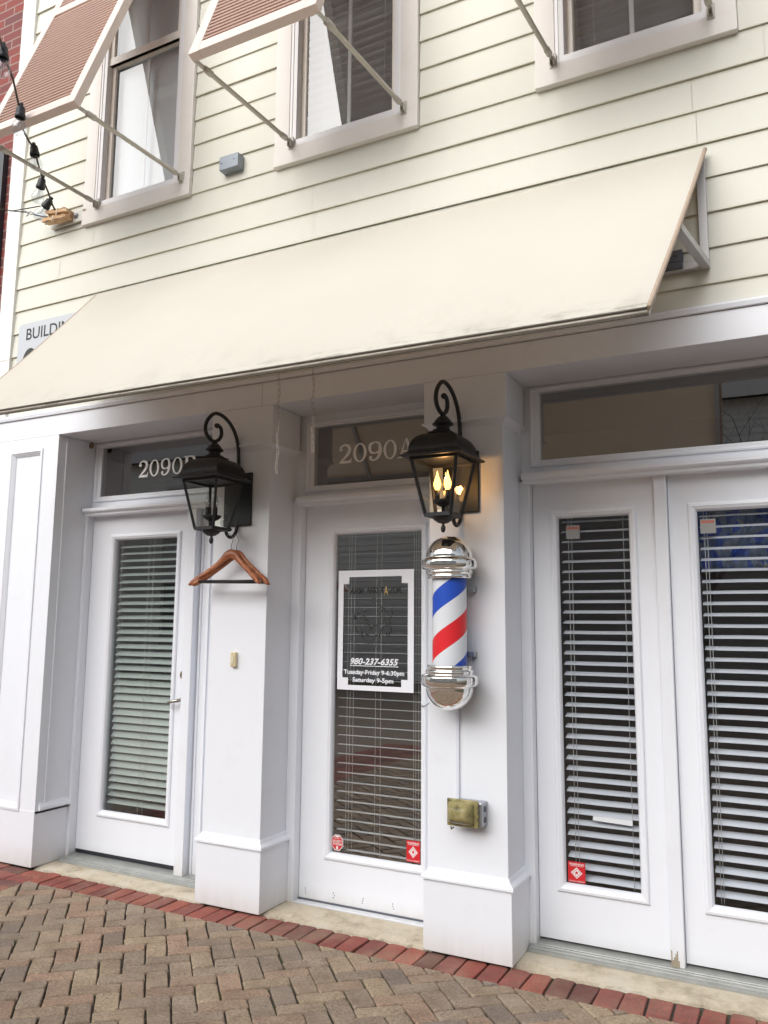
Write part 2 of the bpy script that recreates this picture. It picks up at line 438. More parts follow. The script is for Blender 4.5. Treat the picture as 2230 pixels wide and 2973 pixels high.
def text_mb(body, x0, z0, width, y, height=None, shear=0., bold=0., align='L'):
    """text drawn with the built-in font, fitted into width (and height), facing -y"""
    cu = bpy.data.curves.new('t', 'FONT'); cu.body = body; cu.size = 1; cu.shear = shear; cu.offset = bold
    cu.resolution_u = 3; cu.fill_mode = 'FRONT'
    ob = bpy.data.objects.new('t', cu); COL.objects.link(ob)
    dg = bpy.context.evaluated_depsgraph_get(); ev = ob.evaluated_get(dg); me = ev.to_mesh()
    vs = [tuple(v.co) for v in me.vertices]; fs = [tuple(p.vertices) for p in me.polygons]
    ev.to_mesh_clear(); bpy.data.objects.remove(ob); bpy.data.curves.remove(cu)
    xs = [v[0] for v in vs]; ys = [v[1] for v in vs]
    sx = width/(max(xs)-min(xs)); sz = sx if height is None else height/(max(ys)-min(ys))
    mb = MB(); mb.add([(x0+(v[0]-min(xs))*sx, y, z0+(v[1]-min(ys))*sz) for v in vs], fs)
    return mb
def join(*mbs):
    m = MB()
    for q in mbs: m.add(q.v, q.f)
    return m

# ------------------------------------------------------------------ camera
cam = bpy.data.cameras.new('camera'); co = bpy.data.objects.new('camera', cam); COL.objects.link(co)
RV = Vector((0.88907522,0.45768792,0.00818634)); UV = Vector((0.05622191,-0.1269262,0.99031754)); FV = Vector((-0.45429544,0.88000654,0.13857903))
mw = Matrix.Identity(4)
for i, v in enumerate((RV, UV, -FV)):
    for j in range(3): mw[j][i] = v[j]
mw.translation = (2.3956708,-3.38582652,1.3872833)
co.matrix_world = mw
cam.sensor_fit = 'HORIZONTAL'; cam.sensor_width = 36; cam.lens = 36*2355.335/2230
cam.clip_end = 500; cam.clip_start = .05
scene.camera = co

# ------------------------------------------------------------------ light
SUN_EL, SUN_AZ = 30, 194       # azimuth of the sun in degrees clockwise from +y (so 180 is straight in front of the facade)
w = bpy.data.worlds.new('World'); scene.world = w; w.use_nodes = True; nt = w.node_tree
bg = nt.nodes['Background']; sky = nt.nodes.new('ShaderNodeTexSky'); sky.sky_type = 'NISHITA'; sky.sun_disc = False
sky.sun_elevation = R(SUN_EL); sky.sun_rotation = R(SUN_AZ); sky.air_density = 1.0; sky.dust_density = 3.0
hs = nt.nodes.new('ShaderNodeHueSaturation'); hs.inputs['Saturation'].default_value = .34
L(nt, sky.outputs[0], hs.inputs['Color']); L(nt, hs.outputs[0], bg.inputs[0]); bg.inputs[1].default_value = .15
sd = bpy.data.lights.new('sun', 'SUN'); sd.energy = 4.0; sd.angle = R(80); sd.color = (1,.985,.965)
so = bpy.data.objects.new('sun', sd); COL.objects.link(so)
az, el = R(SUN_AZ), R(SUN_EL)
dirv = Vector((math.sin(az)*math.cos(el), math.cos(az)*math.cos(el), math.sin(el)))
so.rotation_euler = dirv.to_track_quat('Z', 'Y').to_euler()
scene.view_settings.view_transform = 'Standard'; scene.view_settings.look = 'None'
scene.view_settings.exposure = 0; scene.view_settings.gamma = 1
scene.render.engine = 'CYCLES'
scene.cycles.max_bounces = 10; scene.cycles.transparent_max_bounces = 16; scene.cycles.caustics_reflective = False; scene.cycles.caustics_refractive = False
scene.cycles.sample_clamp_indirect = 6

# ------------------------------------------------------------------ the ground
g = MB().quad((-120,-120,-.013),(120,-120,-.013),(120,120,-.013),(-120,120,-.013)).build('ground', 'ground'); tag(g, kind='structure')

def paver_mesh(name, rects, cols, cuts=(), gap=.004, jitter=.003):
    """every paver a bevelled block; rects = (center, half along, half across, angle)"""
    bm = bmesh.new(); cl = bm.loops.layers.float_color.new('col')
    for (cx, cy, a, b, th), c in zip(rects, cols):
        (ux, uy), (vx, vy) = th
        tilt = (random.uniform(-.012,.012), random.uniform(-.012,.012)); dz = random.uniform(-.0025,.0015)
        j = [(random.uniform(-jitter,jitter), random.uniform(-jitter,jitter)) for _ in range(8)]
        rings = []
        # eight-point outline with clipped corners, so the corners read worn and round
        for h, z in ((gap/2,-.032), (gap/2,-.006), (gap/2+.0014,-.0016), (gap/2+.0042,0)):
            aa, bb = a-h, b-h-.0018; k = .010 if z > -.005 else .006
            o = [(-aa+k,-bb),(aa-k,-bb),(aa,-bb+k),(aa,bb-k),(aa-k,bb),(-aa+k,bb),(-aa,bb-k),(-aa,-bb+k)]
            ring = []
            for (u, v), (ju, jv) in zip(o, j):
                u += ju; v += jv
                ring.append(bm.verts.new((cx+u*ux+v*vx, cy+u*uy+v*vy, z+dz+(tilt[0]*u+tilt[1]*v if z > -.03 else 0))))
            rings.append(ring)
        fs = [bm.faces.new(rings[-1])]
        for r0, r1 in zip(rings, rings[1:]):
            for i in range(8): fs.append(bm.faces.new((r0[i], r0[(i+1)%8], r1[(i+1)%8], r1[i])))
        for f in fs:
            for l in f.loops: l[cl] = (*c, 1)
            f.smooth = False
    for co_, no_ in cuts:
        bmesh.ops.bisect_plane(bm, geom=bm.verts[:]+bm.edges[:]+bm.faces[:], plane_co=co_, plane_no=no_, clear_outer=True)
    me = bpy.data.meshes.new(name); bm.to_mesh(me); bm.free(); me.materials.append(M['paver'])
    o = bpy.data.objects.new(name, me); COL.objects.link(o); return o

TAN = [(.29,.222,.155),(.275,.212,.152),(.245,.19,.14),(.31,.238,.162),(.285,.20,.142),(.19,.15,.125),(.27,.215,.16),(.23,.178,.132),(.33,.255,.175),(.30,.20,.142),(.255,.205,.155),(.22,.172,.132)]
def tan():
    c = random.choice(TAN); k = random.uniform(1.36, 1.68); return tuple(x*k for x in c)
RED = [(.42,.090,.065),(.36,.080,.064),(.30,.076,.064),(.46,.115,.078),(.22,.070,.060),(.37,.105,.083)]
def red():
    c = random.choice(RED); k = random.uniform(.88, 1.12); return tuple(x*k for x in c)

def unit(deg): return (math.cos(R(deg)), math.sin(R(deg)))
EU, EV = unit(39.5), unit(133.5); PU, PV = .0915, .0780; O0 = (.398, -.655); rects = []; cols = []
for i in range(-80, 81):
    for j in range(-80, 81):
        k = (i-j) % 4
        if k == 0: u, v, ha, hb_, ax = i+1, j+.5, PU, PV/2, (EU, EV)
        elif k == 3: u, v, ha, hb_, ax = i+.5, j+1, PV, PU/2, (EV, (-EU[0], -EU[1]))
        else: continue
        u *= PU; v *= PV
        x = O0[0]+u*EU[0]+v*EV[0]; y = O0[1]+u*EU[1]+v*EV[1]
        if -1.62 < x < 4.6 and -4.95 < y < -.04: rects.append((x, y, ha, hb_, ax)); cols.append(tan())
po = paver_mesh('pavement', rects, cols, [((0,-.150,0),(0,1,0)), ((-1.425,0,0),(-1,0,0))]); tag(po, kind='structure')
rects = []; cols = []; x = -1.40; 
while x < 4.5:
    rects.append((x, -.062+random.uniform(-.004,.004), .086, .046, ((0,1),(-1,0)))); cols.append(red()); x += .0925
y = -.03
while y > -4.9:
    for xc in (-1.505, -1.675, -1.845, -2.015): rects.append((xc, y, .084, .046, ((1,0),(0,1)))); cols.append(red())
    y -= .0925
rb = paver_mesh('brick_border', rects, cols, jitter=.004); tag(rb, kind='structure')

# concrete strips in front of the thresholds, with ragged front edges
def concrete(x0, x1, name='doorstep'):
    n = 46; vs = []; fs = []
    for i in range(n+1):
        x = x0+(x1-x0)*i/n
        e = .034+.010*math.sin(i*1.7)*random.random()+random.uniform(-.006,.008)
        vs += [(x, e, -.03), (x, e+.004, .000+random.uniform(-.003,.002)), (x, e+.05, .007), (x, .30, .008)]
    for i in range(n):
        for k in range(3): a = i*4+k; fs.append((a, a+4, a+5, a+1))
    o = MB().add(vs, fs).build(name, 'concrete'); tag(o, kind='structure'); return o
concrete(-1.60, -.37); concrete(-.03, .88); concrete(1.235, 2.50)

# ------------------------------------------------------------------ the shop building
B = empty('shop_building', (.4, .3, 0))
tag(B, 'cream clapboard shop building with white panelled pillars and glazed doors', 'building')
XR = 4.4
# windows: casing outer rectangles
WIN = [(-1.508,-.643), (-.050,.816), (1.419,2.283)]; WZ0, WZ1 = 3.858, 6.08
def siding():
    mb = MB(); e = .1545; z = 3.400-5*e
    while z < 7.4:
        z0, z1 = max(z, 2.672), z+e
        if z1 > 2.68:
            segs = [(-2.10, XR)]
            if z1 > WZ0+.02 and z0 < WZ1:
                segs = []; a = -2.10
                for x0, x1 in WIN: segs.append((a, x0-.002)); a = x1+.002
                segs.append((a, XR))
            for a, b in segs:
                # lapped board, lower edge proud, cut into lengths with hairline butt joints
                js = [a]+[q for q in [((int(z*100)*37) % 23)/23*2.2-1.9+1.9*k for k in range(5)] if a+.3 < q < b-.3]+[b]
                for p, q in zip(js, js[1:]):
                    x0, x1 = p+.0007, q-.0007; yb, yt = .0205+random.uniform(-.0015,.0015), .031
                    zt = z1+.004
                    mb.add([(x0,yb,z0),(x1,yb,z0),(x1,yt,zt),(x0,yt,zt),(x0,yb+.0105,z0),(x1,yb+.0105,z0)], [(0,1,2,3),(4,5,1,0)])
        z += e
    return mb
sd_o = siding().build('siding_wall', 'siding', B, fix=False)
# body of the building behind the boards (keeps the shell closed), with openings left for the windows
mb = MB()
a = -2.23
for x0, x1 in WIN: mb.box(a, x0+.02, .036, .10, 2.66, 7.4); a = x1-.02
mb.box(a, XR, .036, .10, 2.66, 7.4)
for x0, x1 in WIN: mb.box(x0+.02, x1-.02, .036, .10, 2.66, WZ0+.02); mb.box(x0+.02, x1-.02, .036, .10, WZ1-.02, 7.4)
mb.box(-2.23, -2.19, .10, 7, 0, 7.4); mb.box(XR-.04, XR, .10, 7, 0, 7.4); mb.box(-2.23, XR, 7, 7.04, 0, 7.4)
mb.build('wall_core', 'siding', B)
MB().box(-2.4, XR+.15, -.25, 7.2, 7.4, 7.55).build('roof', 'roof', B)
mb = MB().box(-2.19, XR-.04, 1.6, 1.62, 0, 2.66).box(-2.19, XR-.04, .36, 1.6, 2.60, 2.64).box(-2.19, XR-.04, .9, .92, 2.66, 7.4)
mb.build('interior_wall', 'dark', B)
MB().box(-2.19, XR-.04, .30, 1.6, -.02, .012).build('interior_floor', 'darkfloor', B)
# corner board with its two lengths
mb = MB().box(-2.225, -2.098, .006, .05, 3.075, 7.4).box(-2.225, -2.098, .006, .05, 2.685, 3.073)
mb.build('corner_board', paint('pale_corner_board', (.80,.80,.76), .5, .05), B, .002)
# fascia band, ledge on top, soffit behind
mb = MB().box(-2.25, -.078, 0, .05, 2.525, 2.650).box(-.0765, XR, 0, .05, 2.525, 2.650)
mb.build('fascia', 'white', B, .002)
mb = MB().sweep([(-2.26,0),(XR,0)], [(0,2.652),(.012,2.654),(.016,2.672),(.010,2.682),(-.03,2.690)])
mb.build('ledge', 'white', B)
MB().box(-2.2, XR, .052, .36, 2.527, 2.545).build('soffit', 'white', B)

# pillars ------------------------------------------------------------
BD = .2385
def pillar(x0, x1, label=None):
    root = MB().box(x0+.02, x1-.02, .02, .30, .29, 2.33).build('pillar', 'white', B, .003)
    if label: root['label'] = label
    MB().box(x0, x1, 0, .262, .009, .300).build('base_block', 'white', root, .003)
    MB().box(x0, x1, .0015, .262, 2.322, 2.5245).build('frieze_block', 'white', root, .002)
    path = [(x0+.02, .26), (x0+.02, .02), (x1-.02, .02), (x1-.02, .26)]
    MB().sweep(path, [(.0,.346),(.006,.340),(.010,.330),(.020,.322),(.026,.318),(.029,.312),(.029,.302),(0,.300)]).build('base_moulding', 'white', root)
    MB().sweep(path, [(0,2.292),(.004,2.296),(.008,2.306),(.020,2.313),(.028,2.318),(.028,2.326),(0,2.33)]).build('capital_moulding', 'white', root)
    return root
pillar(-.4035, -.0086)
pillar(.8542, 1.2555)
pillar(2.47, 2.872)
# wide panelled corner pillar at the left
p1 = MB().box(-2.25, -1.995, 0, .30, .30, 2.5245).box(-1.724, -1.585, 0, .30, .30, 2.5245).box(-1.995, -1.724, 0, .30, 2.44, 2.5245).box(-1.995, -1.724, .018, .30, .322, 2.44).build('pillar', 'white', B, .002)
p1['label'] = 'wide corner pillar with a recessed panel'
MB().box(-2.25, -1.585, -.0015, .262, .009, .318).build('base_block', 'white', p1, .003)
MB().frame(-1.995, -1.724, .318, 2.44, [(-.012,.001),(-.010,-.008),(.004,-.009),(.010,-.002),(.016,.003),(.024,.012),(.026,.0185)]).build('panel_moulding', 'white', p1)
MB().sweep([(-1.5855,.02),(-1.5855,.26)], [(0,.362),(.006,.352),(.016,.340),(.020,.330),(.020,.318),(0,.316)][::-1]).build('base_moulding', 'white', p1)
MB().box(-1.589, -1.579, .06, .075, .36, 2.52).build('side_bead', 'white', p1, .001)

# doors --------------------------------------------------------------
GL = 1.60      # height of the glass
def blind_mesh(x0, x1, ztop, zbot, phase, pitch, wd, tilt, y):
    """slats of a venetian blind; tilt(z) in degrees, outer edge down"""
    mb = MB(); z = phase
    while z < ztop: z += pitch
    z -= pitch
    while z > zbot:
        t = R(tilt(z)+random.uniform(-1.2,1.2)); c, s_ = math.cos(t), math.sin(t); sag = random.uniform(-.0012,.0012)
        vs = []
        for k in range(5):
            u = (k/4-.5)*wd; h = -.06*wd*((k/4-.5)*2)**2
            for xx, dz in ((x0, 0), ((x0+x1)/2, sag), (x1, 0)):
                vs.append((xx, y+u*c-h*s_, z+u*s_+h*c+dz))
        mb.add(vs, [(k*3+q, k*3+q+1, k*3+q+4, k*3+q+3) for k in range(4) for q in range(2)], True)
        z -= pitch
    return mb
def cords(xs, z0, z1, y, r=.0011):
    mb = MB()
    for x in xs: mb.tube([(x+random.uniform(-.001,.001), y, z1), (x+random.uniform(-.002,.002), y, (z0+z1)/2), (x, y, z0)], r, 5)
    return mb
GP = [(0,.2905),(.001,.284),(.006,.279),(.016,.2775),(.022,.281),(.028,.283),(.033,.290),(.036,.298),(.0375,.3045)]
def door(sx0, sx1, gx0, gx1, gz1, dz, blind, cordx, gmat, label, hand=None):
    gz0 = gz1-GL; y0 = .29
    zb, zt = .046+dz, 2.046+dz
    mb = MB()
    mb.box(sx0, gx0-.012, y0, .334, zb, zt).box(gx1+.012, sx1, y0, .334, zb, zt)
    mb.box(gx0-.012, gx1+.012, y0, .334, zb, gz0-.012).box(gx0-.012, gx1+.012, y0, .334, gz1+.012, zt)
    d = mb.build('door', 'door', B); d['label'] = label
    MB().frame(gx0-.0375, gx1+.0375, gz0-.0375, gz1+.0375, GP).build('glazing_frame', 'door', d)
    MB().quad((gx0-.012,.304,gz0-.012),(gx1+.012,.304,gz0-.012),(gx1+.012,.304,gz1+.012),(gx0-.012,.304,gz1+.012)).build('glass_pane', gmat, d, fix=False)
    ph, pitch, wd, tilt, yb = blind
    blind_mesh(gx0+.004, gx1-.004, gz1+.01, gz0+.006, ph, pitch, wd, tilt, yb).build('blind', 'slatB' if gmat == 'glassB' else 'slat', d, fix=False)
    cords(cordx, gz0, gz1+.01, yb-wd*.45).build('blind_cord', 'cord', d)
    return d
def tiltB(z):
    pts = [(.20,16),(.36,20),(.46,32),(.54,46),(.75,47),(.97,50),(1.06,42),(1.14,36),(1.45,28),(1.75,23),(2.2,22)]
    for (a, p), (b, q) in zip(pts, pts[1:]):
        if z <= b: return p+(q-p)*max(0, (z-a)/(b-a))
    return 22
dB = door(-1.5603, -.742, -1.3655, -.8775, 1.894, .010, (1.124, .0434, .050, tiltB, .346), (-1.338,-1.116,-1.079,-.90), 'glassB', 'left door with its blind half closed')
dA = door(.0286, .8500, .212, .7055, 1.8588, -.028, (.363, .0466, .025, lambda z: 4+random.uniform(-1,1), .345), (.272,.286,.307,.437,.467,.650,.662,.676), 'glass', 'middle door with a notched poster on the glass')
dC = door(1.2859, 1.8336, 1.4043, 1.7193, 1.884, 0, (1.829, .0462, .050, lambda z: 17, .346), (1.443,1.458,1.690), 'glassC', 'narrow french door next to the outlet pillar')
dD = door(1.8920, 2.4400, 2.0077, 2.3227, 1.884, 0, (1.824, .0470, .050, lambda z: 18, .346), (2.031,2.042,2.30), 'glassC', 'french door at the right edge with blue fabric behind')
# hardware of the left door
mb = MB().lathe([(0,-.012),(.012,-.013),(.026,-.010),(.030,-.003),(.030,0)], (-.775,.289,1.098), 24, (0,1,0)); mb.build('deadbolt', 'brass', dB)
mb = MB().lathe([(0,-.006),(.020,-.006),(.024,0)], (-.778,.289,.958), 20, (0,1,0)).tube([(-.778,.288,.958),(-.778,.255,.958),(-.786,.246,.957),(-.82,.240,.951),(-.85,.240,.940),(-.862,.246,.934)], [.010,.010,.0105,.009,.007,.006], 10)
mb.build('door_handle', 'nickel', dB)
# kick marks: rows of small screws on the middle door sweep
for k in range(5):
    mb = MB(); x_ = .07+k*.165
    for q in range(3): mb.lathe([(0,-.0012),(.0026,-.0012),(.0026,.001)], (x_+random.uniform(-.004,.004), .2895, .045+.011*q), 6, (0,1,0))
    mb.build('screw_row', 'rubber', dA)
MB().box(.0286, .850, .283, .2895, .004, .021).build('sweep_or_gap_strip', 'rubber', dA, .002)
MB().box(-1.558, -.753, .293, .330, .034, .057).build('sweep_or_gap_strip', 'socket', dB)  # black strip stands in for the shade in the gap under the left door

# door frames, astragals and side panels -----------------------------
for a_, b_, zt_ in ((-1.6,-1.5625,2.075),(-.0285,.0265,2.05),(.852,.88,2.05),(1.2355,1.2835,2.06),(2.4425,2.49,2.06)):
    MB().box(a_, b_, BD, .335, .006, zt_).build('door_frame', 'white', B, .003)
mb = MB().box(-.752, -.690, .236, .30, .024, 2.075)
mb.build('door_post', 'white', B, .004)
MB().box(1.836, 1.8895, .262, .335, .030, 2.055).build('door_post', 'white', B, .004)
# chipped bare-wood foot of the right-hand post
mb = MB()
for k in range(6): mb.box(1.837+k*.0055, 1.8415+k*.0055, .2605-.0006*(k%2), .263, .032, .095-.012*((k*3)%4))
mb.build('chipped_wood', plain('bare_grey_wood', (.42,.36,.25), .8, 0, .4, 60), B)
mb = MB().box(-.690, -.385, .290, .335, .024, 2.075).box(-.682, -.668, .282, .291, .03, 2.07).box(-.632, -.612, .278, .291, .03, 2.07)
mb.build('side_panel', 'white', B, .002)

# thresholds ------------------------------------------------------------
def thresh(x0, x1, yf, mat, top=.030):
    prof = [(yf,.0085),(yf+.002,top*.55),(yf+.014,top*.62),(yf+.016,top*.8),(yf+.030,top*.86),(yf+.0315,top*.80),(yf+.036,top*.80),(yf+.0375,top*.88),(yf+.048,top*.9),(yf+.0495,top*.84),(yf+.054,top*.84),(yf+.0555,top*.93),(yf+.070,top),(.36,top+.004)]
    n = len(prof); vs = [(x0,y,z) for y, z in prof]+[(x1,y,z) for y, z in prof]
    return MB().add(vs, [(i, i+n, i+1+n, i+1) for i in range(n-1)]).build('threshold', mat, B)
thresh(-1.5600, -.41, .165, 'thr'); thresh(.0, .865, .235, 'thrw', .014); thresh(1.2575, 2.468, .195, 'thr', .034)

# transom windows -----------------------------------------------------------
def transom(x0, x1, pz0, pz1, sill_z, sx0, sx1, px0, px1):
    mb = MB().box(x0, px0, .292, .33, pz0-.07, 2.527).box(px1, x1, .292, .33, pz0-.07, 2.527).box(px0, px1, .292, .33, pz0-.07, pz0).box(px0, px1, .292, .33, pz1, 2.527)
    t = mb.build('transom_window', 'white', B, .002)
    MB().quad((px0-.005,.305,pz0-.005),(px1+.005,.305,pz0-.005),(px1+.005,.305,pz1+.005),(px0-.005,.305,pz1+.005)).build('glass_pane', 'glassT', t, fix=False)
    MB().frame(px0-.050, px1+.050, pz0-.035, min(pz1+.030, 2.520), [(0,.293),(.001,.284),(.008,.281),(.016,.283),(.020,.291)]).build('glazing_bead', 'white', t)
    MB().sweep([(sx0,.29),(sx1,.29)], [(0,sill_z-.046),(.062,sill_z-.046),(.066,sill_z-.040),(.066,sill_z-.030),(.082,sill_z-.024),(.088,sill_z-.018),(.088,sill_z-.002),(.084,sill_z),(0,sill_z+.006)]).build('sill', 'white', t)
    return t
tB = transom(-1.60, -.385, 2.178, 2.492, 2.094, -1.575, -.42, -1.523, -.47)
tA = transom(-.03, .88, 2.133, 2.459, 2.063, .010, .85, .067, .815)
tC = transom(1.235, 2.49, 2.167, 2.495, 2.092, 1.257, 2.465, 1.327, 2.40)

def digit(mb, ch, x, z, w, h, y):
    S = lambda pts: [(x+u*w, z+v*h) for u, v in pts]
    k = w
    if ch == '0':
        n = 40; vs = []
        for i in range(n):
            a = 2*math.pi*i/n; ox, oz = .5+.5*math.cos(a), .5+.505*math.sin(a); ix, iz = .5+.29*math.cos(a), .5+.43*math.sin(a)
            vs += [(x+ox*w, y, z+oz*h), (x+ix*w, y, z+iz*h)]
        mb.add(vs, [(2*i, 2*i+1, (2*i+3) % (2*n), (2*i+2) % (2*n)) for i in range(n)])
    if ch == '9':
        mb.ribbon(S([(.50,.98),(.18,.86),(.12,.66),(.22,.46),(.50,.40),(.78,.47),(.86,.66),(.78,.88),(.50,.98)]), [.09*k,.20*k,.22*k,.17*k,.09*k,.14*k,.24*k,.19*k,.09*k], y)
        mb.ribbon(S([(.88,.68),(.86,.42),(.74,.18),(.50,.045),(.26,.05),(.13,.15)]), [.23*k,.24*k,.20*k,.12*k,.12*k,.16*k], y-.0002)
        mb.flat([(x+(.19+.12*math.cos(a))*w, z+(.19+.075*math.sin(a))*h) for a in [i*math.pi/8 for i in range(16)]], y-.0004)
    if ch == '2':
        mb.ribbon(S([(.10,.72),(.16,.88),(.42,.975),(.70,.88),(.76,.68),(.62,.46),(.30,.20),(.10,.07)]), [.10*k,.12*k,.12*k,.20*k,.23*k,.20*k,.12*k,.10*k], y)
        mb.flat(S([(.05,0),(.88,0),(.93,.27),(.885,.27),(.80,.145),(.24,.135),(.05,.06)]), y-.0002)
        mb.flat([(x+(.17+.13*math.cos(a))*w, z+(.735+.08*math.sin(a))*h) for a in [i*math.pi/8 for i in range(16)]], y-.0004)
    if ch == 'A':
        mb.flat(S([(.47,1.0),(.60,1.0),(.92,.055),(.68,.055)]), y)
        mb.flat(S([(.44,.90),(.51,.98),(.24,.055),(.13,.055)]), y-.0002)
        mb.flat(S([(.27,.30),(.70,.30),(.68,.375),(.30,.375)]), y-.0004)
        mb.flat(S([(0,0),(.36,0),(.36,.055),(0,.055)]), y-.0002); mb.flat(S([(.56,0),(1.04,0),(1.04,.055),(.56,.055)]), y-.0002)
    if ch == 'B':
        mb.flat(S([(.12,0),(.33,0),(.33,1),(.12,1)]), y)
        mb.flat(S([(0,0),(.33,0),(.33,.055),(0,.055)]), y-.0002); mb.flat(S([(0,.945),(.33,.945),(.33,1),(0,1)]), y-.0002)
        mb.ribbon(S([(.30,.965),(.60,.95),(.80,.85),(.80,.66),(.60,.54),(.30,.52)]), [.07*k,.10*k,.20*k,.20*k,.10*k,.07*k], y-.0004)
        mb.ribbon(S([(.30,.52),(.66,.50),(.90,.37),(.90,.16),(.66,.04),(.30,.03)]), [.07*k,.10*k,.22*k,.22*k,.10*k,.07*k], y-.0006)
def lettering(parent, chars, z, h, y=.3047):
    mb = MB()
    for ch, x0, x1 in chars: digit(mb, ch, x0, z, x1-x0, h, y)
    return mb.build('number_lettering', 'letter', parent, fix=False)
lettering(tB, [('2',-1.222,-1.136),('0',-1.133,-1.055),('9',-1.043,-.965),('0',-.953,-.872),('B',-.862,-.765)], 2.279, .104)
lettering(tA, [('2',.213,.301),('0',.303,.384),('9',.393,.476),('0',.484,.562),('A',.564,.665)], 2.244, .103)

# upper windows ---------------------------------------------------------------
def upper_window(x0, x1, kind, label):
    z0, z1 = WZ0, WZ1; c = .095
    mb = MB().box(x0, x0+c, .002, .04, z0+c, z1).box(x1-c, x1, .002, .04, z0+c, z1).box(x0+c, x1-c, .002, .04, z1-c, z1)
    mb.box(x0-.001, x1+.001, -.002, .04, z0, z0+c-.0015)
    wdw = mb.build('window', 'casing', B, .002); wdw['label'] = label
    ix0, ix1, iz0, iz1 = x0+c, x1-c, z0+c, z1-c
    MB().frame(ix0, ix1, iz0, iz1, [(0,.035),(0,.006),(.016,.005),(.0175,.009),(.040,.010),(.042,.062)]).build('jamb', 'jamb', wdw)
    jx0, jx1 = ix0+.042, ix1-.042; mid = 4.945
    def sash(za, zb, y, bot, top, mat):
        mb = MB().frame(jx0, jx1, za, zb, [(0,y+.03),(0,y),(.030,y),(.033,y+.004),(.036,y+.014)])
        if bot: mb.box(jx0, jx1, y-.004, y+.02, za, za+bot)
        if top: mb.box(jx0, jx1, y-.003, y+.02, zb-top, zb-.0005)
        return mb.build('sash', mat, wdw)
    s1 = sash(mid-.02, iz1-.042, .028, .05, 0, 'sash'); s2 = sash(iz0+.042-.04, mid+.02, .050, .045, .05, 'sash')
    for za, zb, y in ((mid+.028, iz1-.075, .040), (iz0+.042, mid-.012, .062)):
        MB().quad((jx0+.03,y,za),(jx1-.03,y,za),(jx1-.03,y,zb),(jx0+.03,y,zb)).build('glass_pane', 'glassU', wdw, fix=False)
        xm = (jx0+jx1)/2
        MB().box(xm-.010, xm+.010, y+.003, y+.012, za, zb).build('muntin', 'jamb', wdw)
    if kind == 'shade':
        MB().box(jx0, jx1, .100, .103, iz0, iz1).build('roller_shade', 'slat', wdw)
    else:
        blind_mesh(jx0+.004, jx1-.004, iz1, iz0+.01, 4.02, .0505, .050, lambda z: -24, .125).build('blind', 'slat', wdw, fix=False)
        cords((jx0+.12, jx1-.10), iz0, iz1, .098).build('blind_cord', 'cord', wdw)
    # drip line stain under the sill board is part of the paint; small nail heads
    return wdw
upper_window(*WIN[0], 'shade', 'upper left window with a pale shade drawn')
upper_window(*WIN[1], 'blind', 'upper middle window with a slatted blind')
upper_window(*WIN[2], 'blind', 'upper right window cut by the top of the picture')
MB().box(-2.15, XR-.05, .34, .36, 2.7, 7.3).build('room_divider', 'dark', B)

# ------------------------------------------------------------------ bahama shutters
def shutter(x0, label, solo=False):
    """louvred panel hinged at the top of its window, propped out by two rods"""
    wd = .700; root = empty('bahama_shutter', (x0+wd/2, .0, 6.03))
    tag(root, label, 'shutter', 'propped bahama shutters over the upper windows')
    top = Vector((0, -.005, 6.03)); bot = Vector((0, -.752, 4.012)); d = (bot-top); Ln = d.length; d.normalize()
    n = Vector((0, d.z, -d.y)); n = n if n.y < 0 else -n      # outward normal of the panel
    def PT(x, s, o=0): return Vector((x, 0, 0))+top+d*s+n*o
    T = .045
    def bar(xa, xb, sa, sb, o0=0, o1=T):
        o0, o1 = -T, 0
        vs = [PT(x, s, o) for o in (o0, o1) for x, s in ((xa,sa),(xb,sa),(xb,sb),(xa,sb))]
        return vs, [(0,1,2,3),(4,5,6,7),(0,1,5,4),(1,2,6,5),(2,3,7,6),(3,0,4,7)]
    mb = MB(); x1 = x0+wd; st = .058
    mb.add(*bar(x0, x0+st, 0, Ln)); mb.add(*bar(x1-st, x1, 0, Ln))
    mb.add(*bar(x0+st, x1-st, 0, .08)); mb.add(*bar(x0+st, x1-st, Ln-.070, Ln-.0015)); mb.add(*bar(x0+st, x1-st, Ln/2-.035, Ln/2+.035))
    mb.build('frame', 'shutter', root, .003)
    mb = MB(); s = .09
    while s < Ln-.075:
        if abs(s-Ln/2) > .04:
            # a louver: thin board tilted so its outer edge hangs lower
            for (sa, oa, sb, ob) in ((s, -T+.004, s+.028, -.004),):
                ux = d*(sb-sa)+n*(ob-oa); tn = ux.normalized().cross(Vector((1,0,0)))*.0035
                a0 = PT(x0+st, sa, oa); a1 = PT(x1-st, sa, oa); b0 = PT(x0+st, sb, ob); b1 = PT(x1-st, sb, ob)
                vs = [a0+tn, a1+tn, b1+tn, b0+tn, a0-tn, a1-tn, b1-tn, b0-tn]
                mb.add(vs, [(0,1,2,3),(7,6,5,4),(0,1,5,4),(1,2,6,5),(2,3,7,6),(3,0,4,7)])
        s += .0285
    mb.build('louvers', 'louver', root)
    for xr, xw in ((x0+.012, x0+.075), (x1-.012, x1+.055)):
        a = PT(xr, Ln-.02, -T+.002)+Vector((0,0,-.012)); b = Vector((xw, -.012, 3.975)); u = (b-a).normalized()
        mb = MB().tube([a+u*.05, a+u*.10, a+u*.102, b-u*.075, b-u*.073, b-u*.035], [.016,.016,.0115,.0115,.015,.015], 12)
        mb.obox(a-u*.01, a+u*.05, .010, .018); mb.obox(b-u*.035, b+u*.004, .008, .018)
        rod = mb.build('prop_rod', 'rod', root)
        MB().box(xw-.016, xw+.016, -.006, .002, 3.935, 4.005).box(xw-.010, xw-.006, -.028, -.006, 3.945, 3.985).box(xw+.006, xw+.010, -.028, -.006, 3.945, 3.985).build('wall_bracket', 'rod', rod, .001)
    return root
shutter(-1.455, 'terracotta louvred shutter propped open at the far left, beside the string of bulbs')
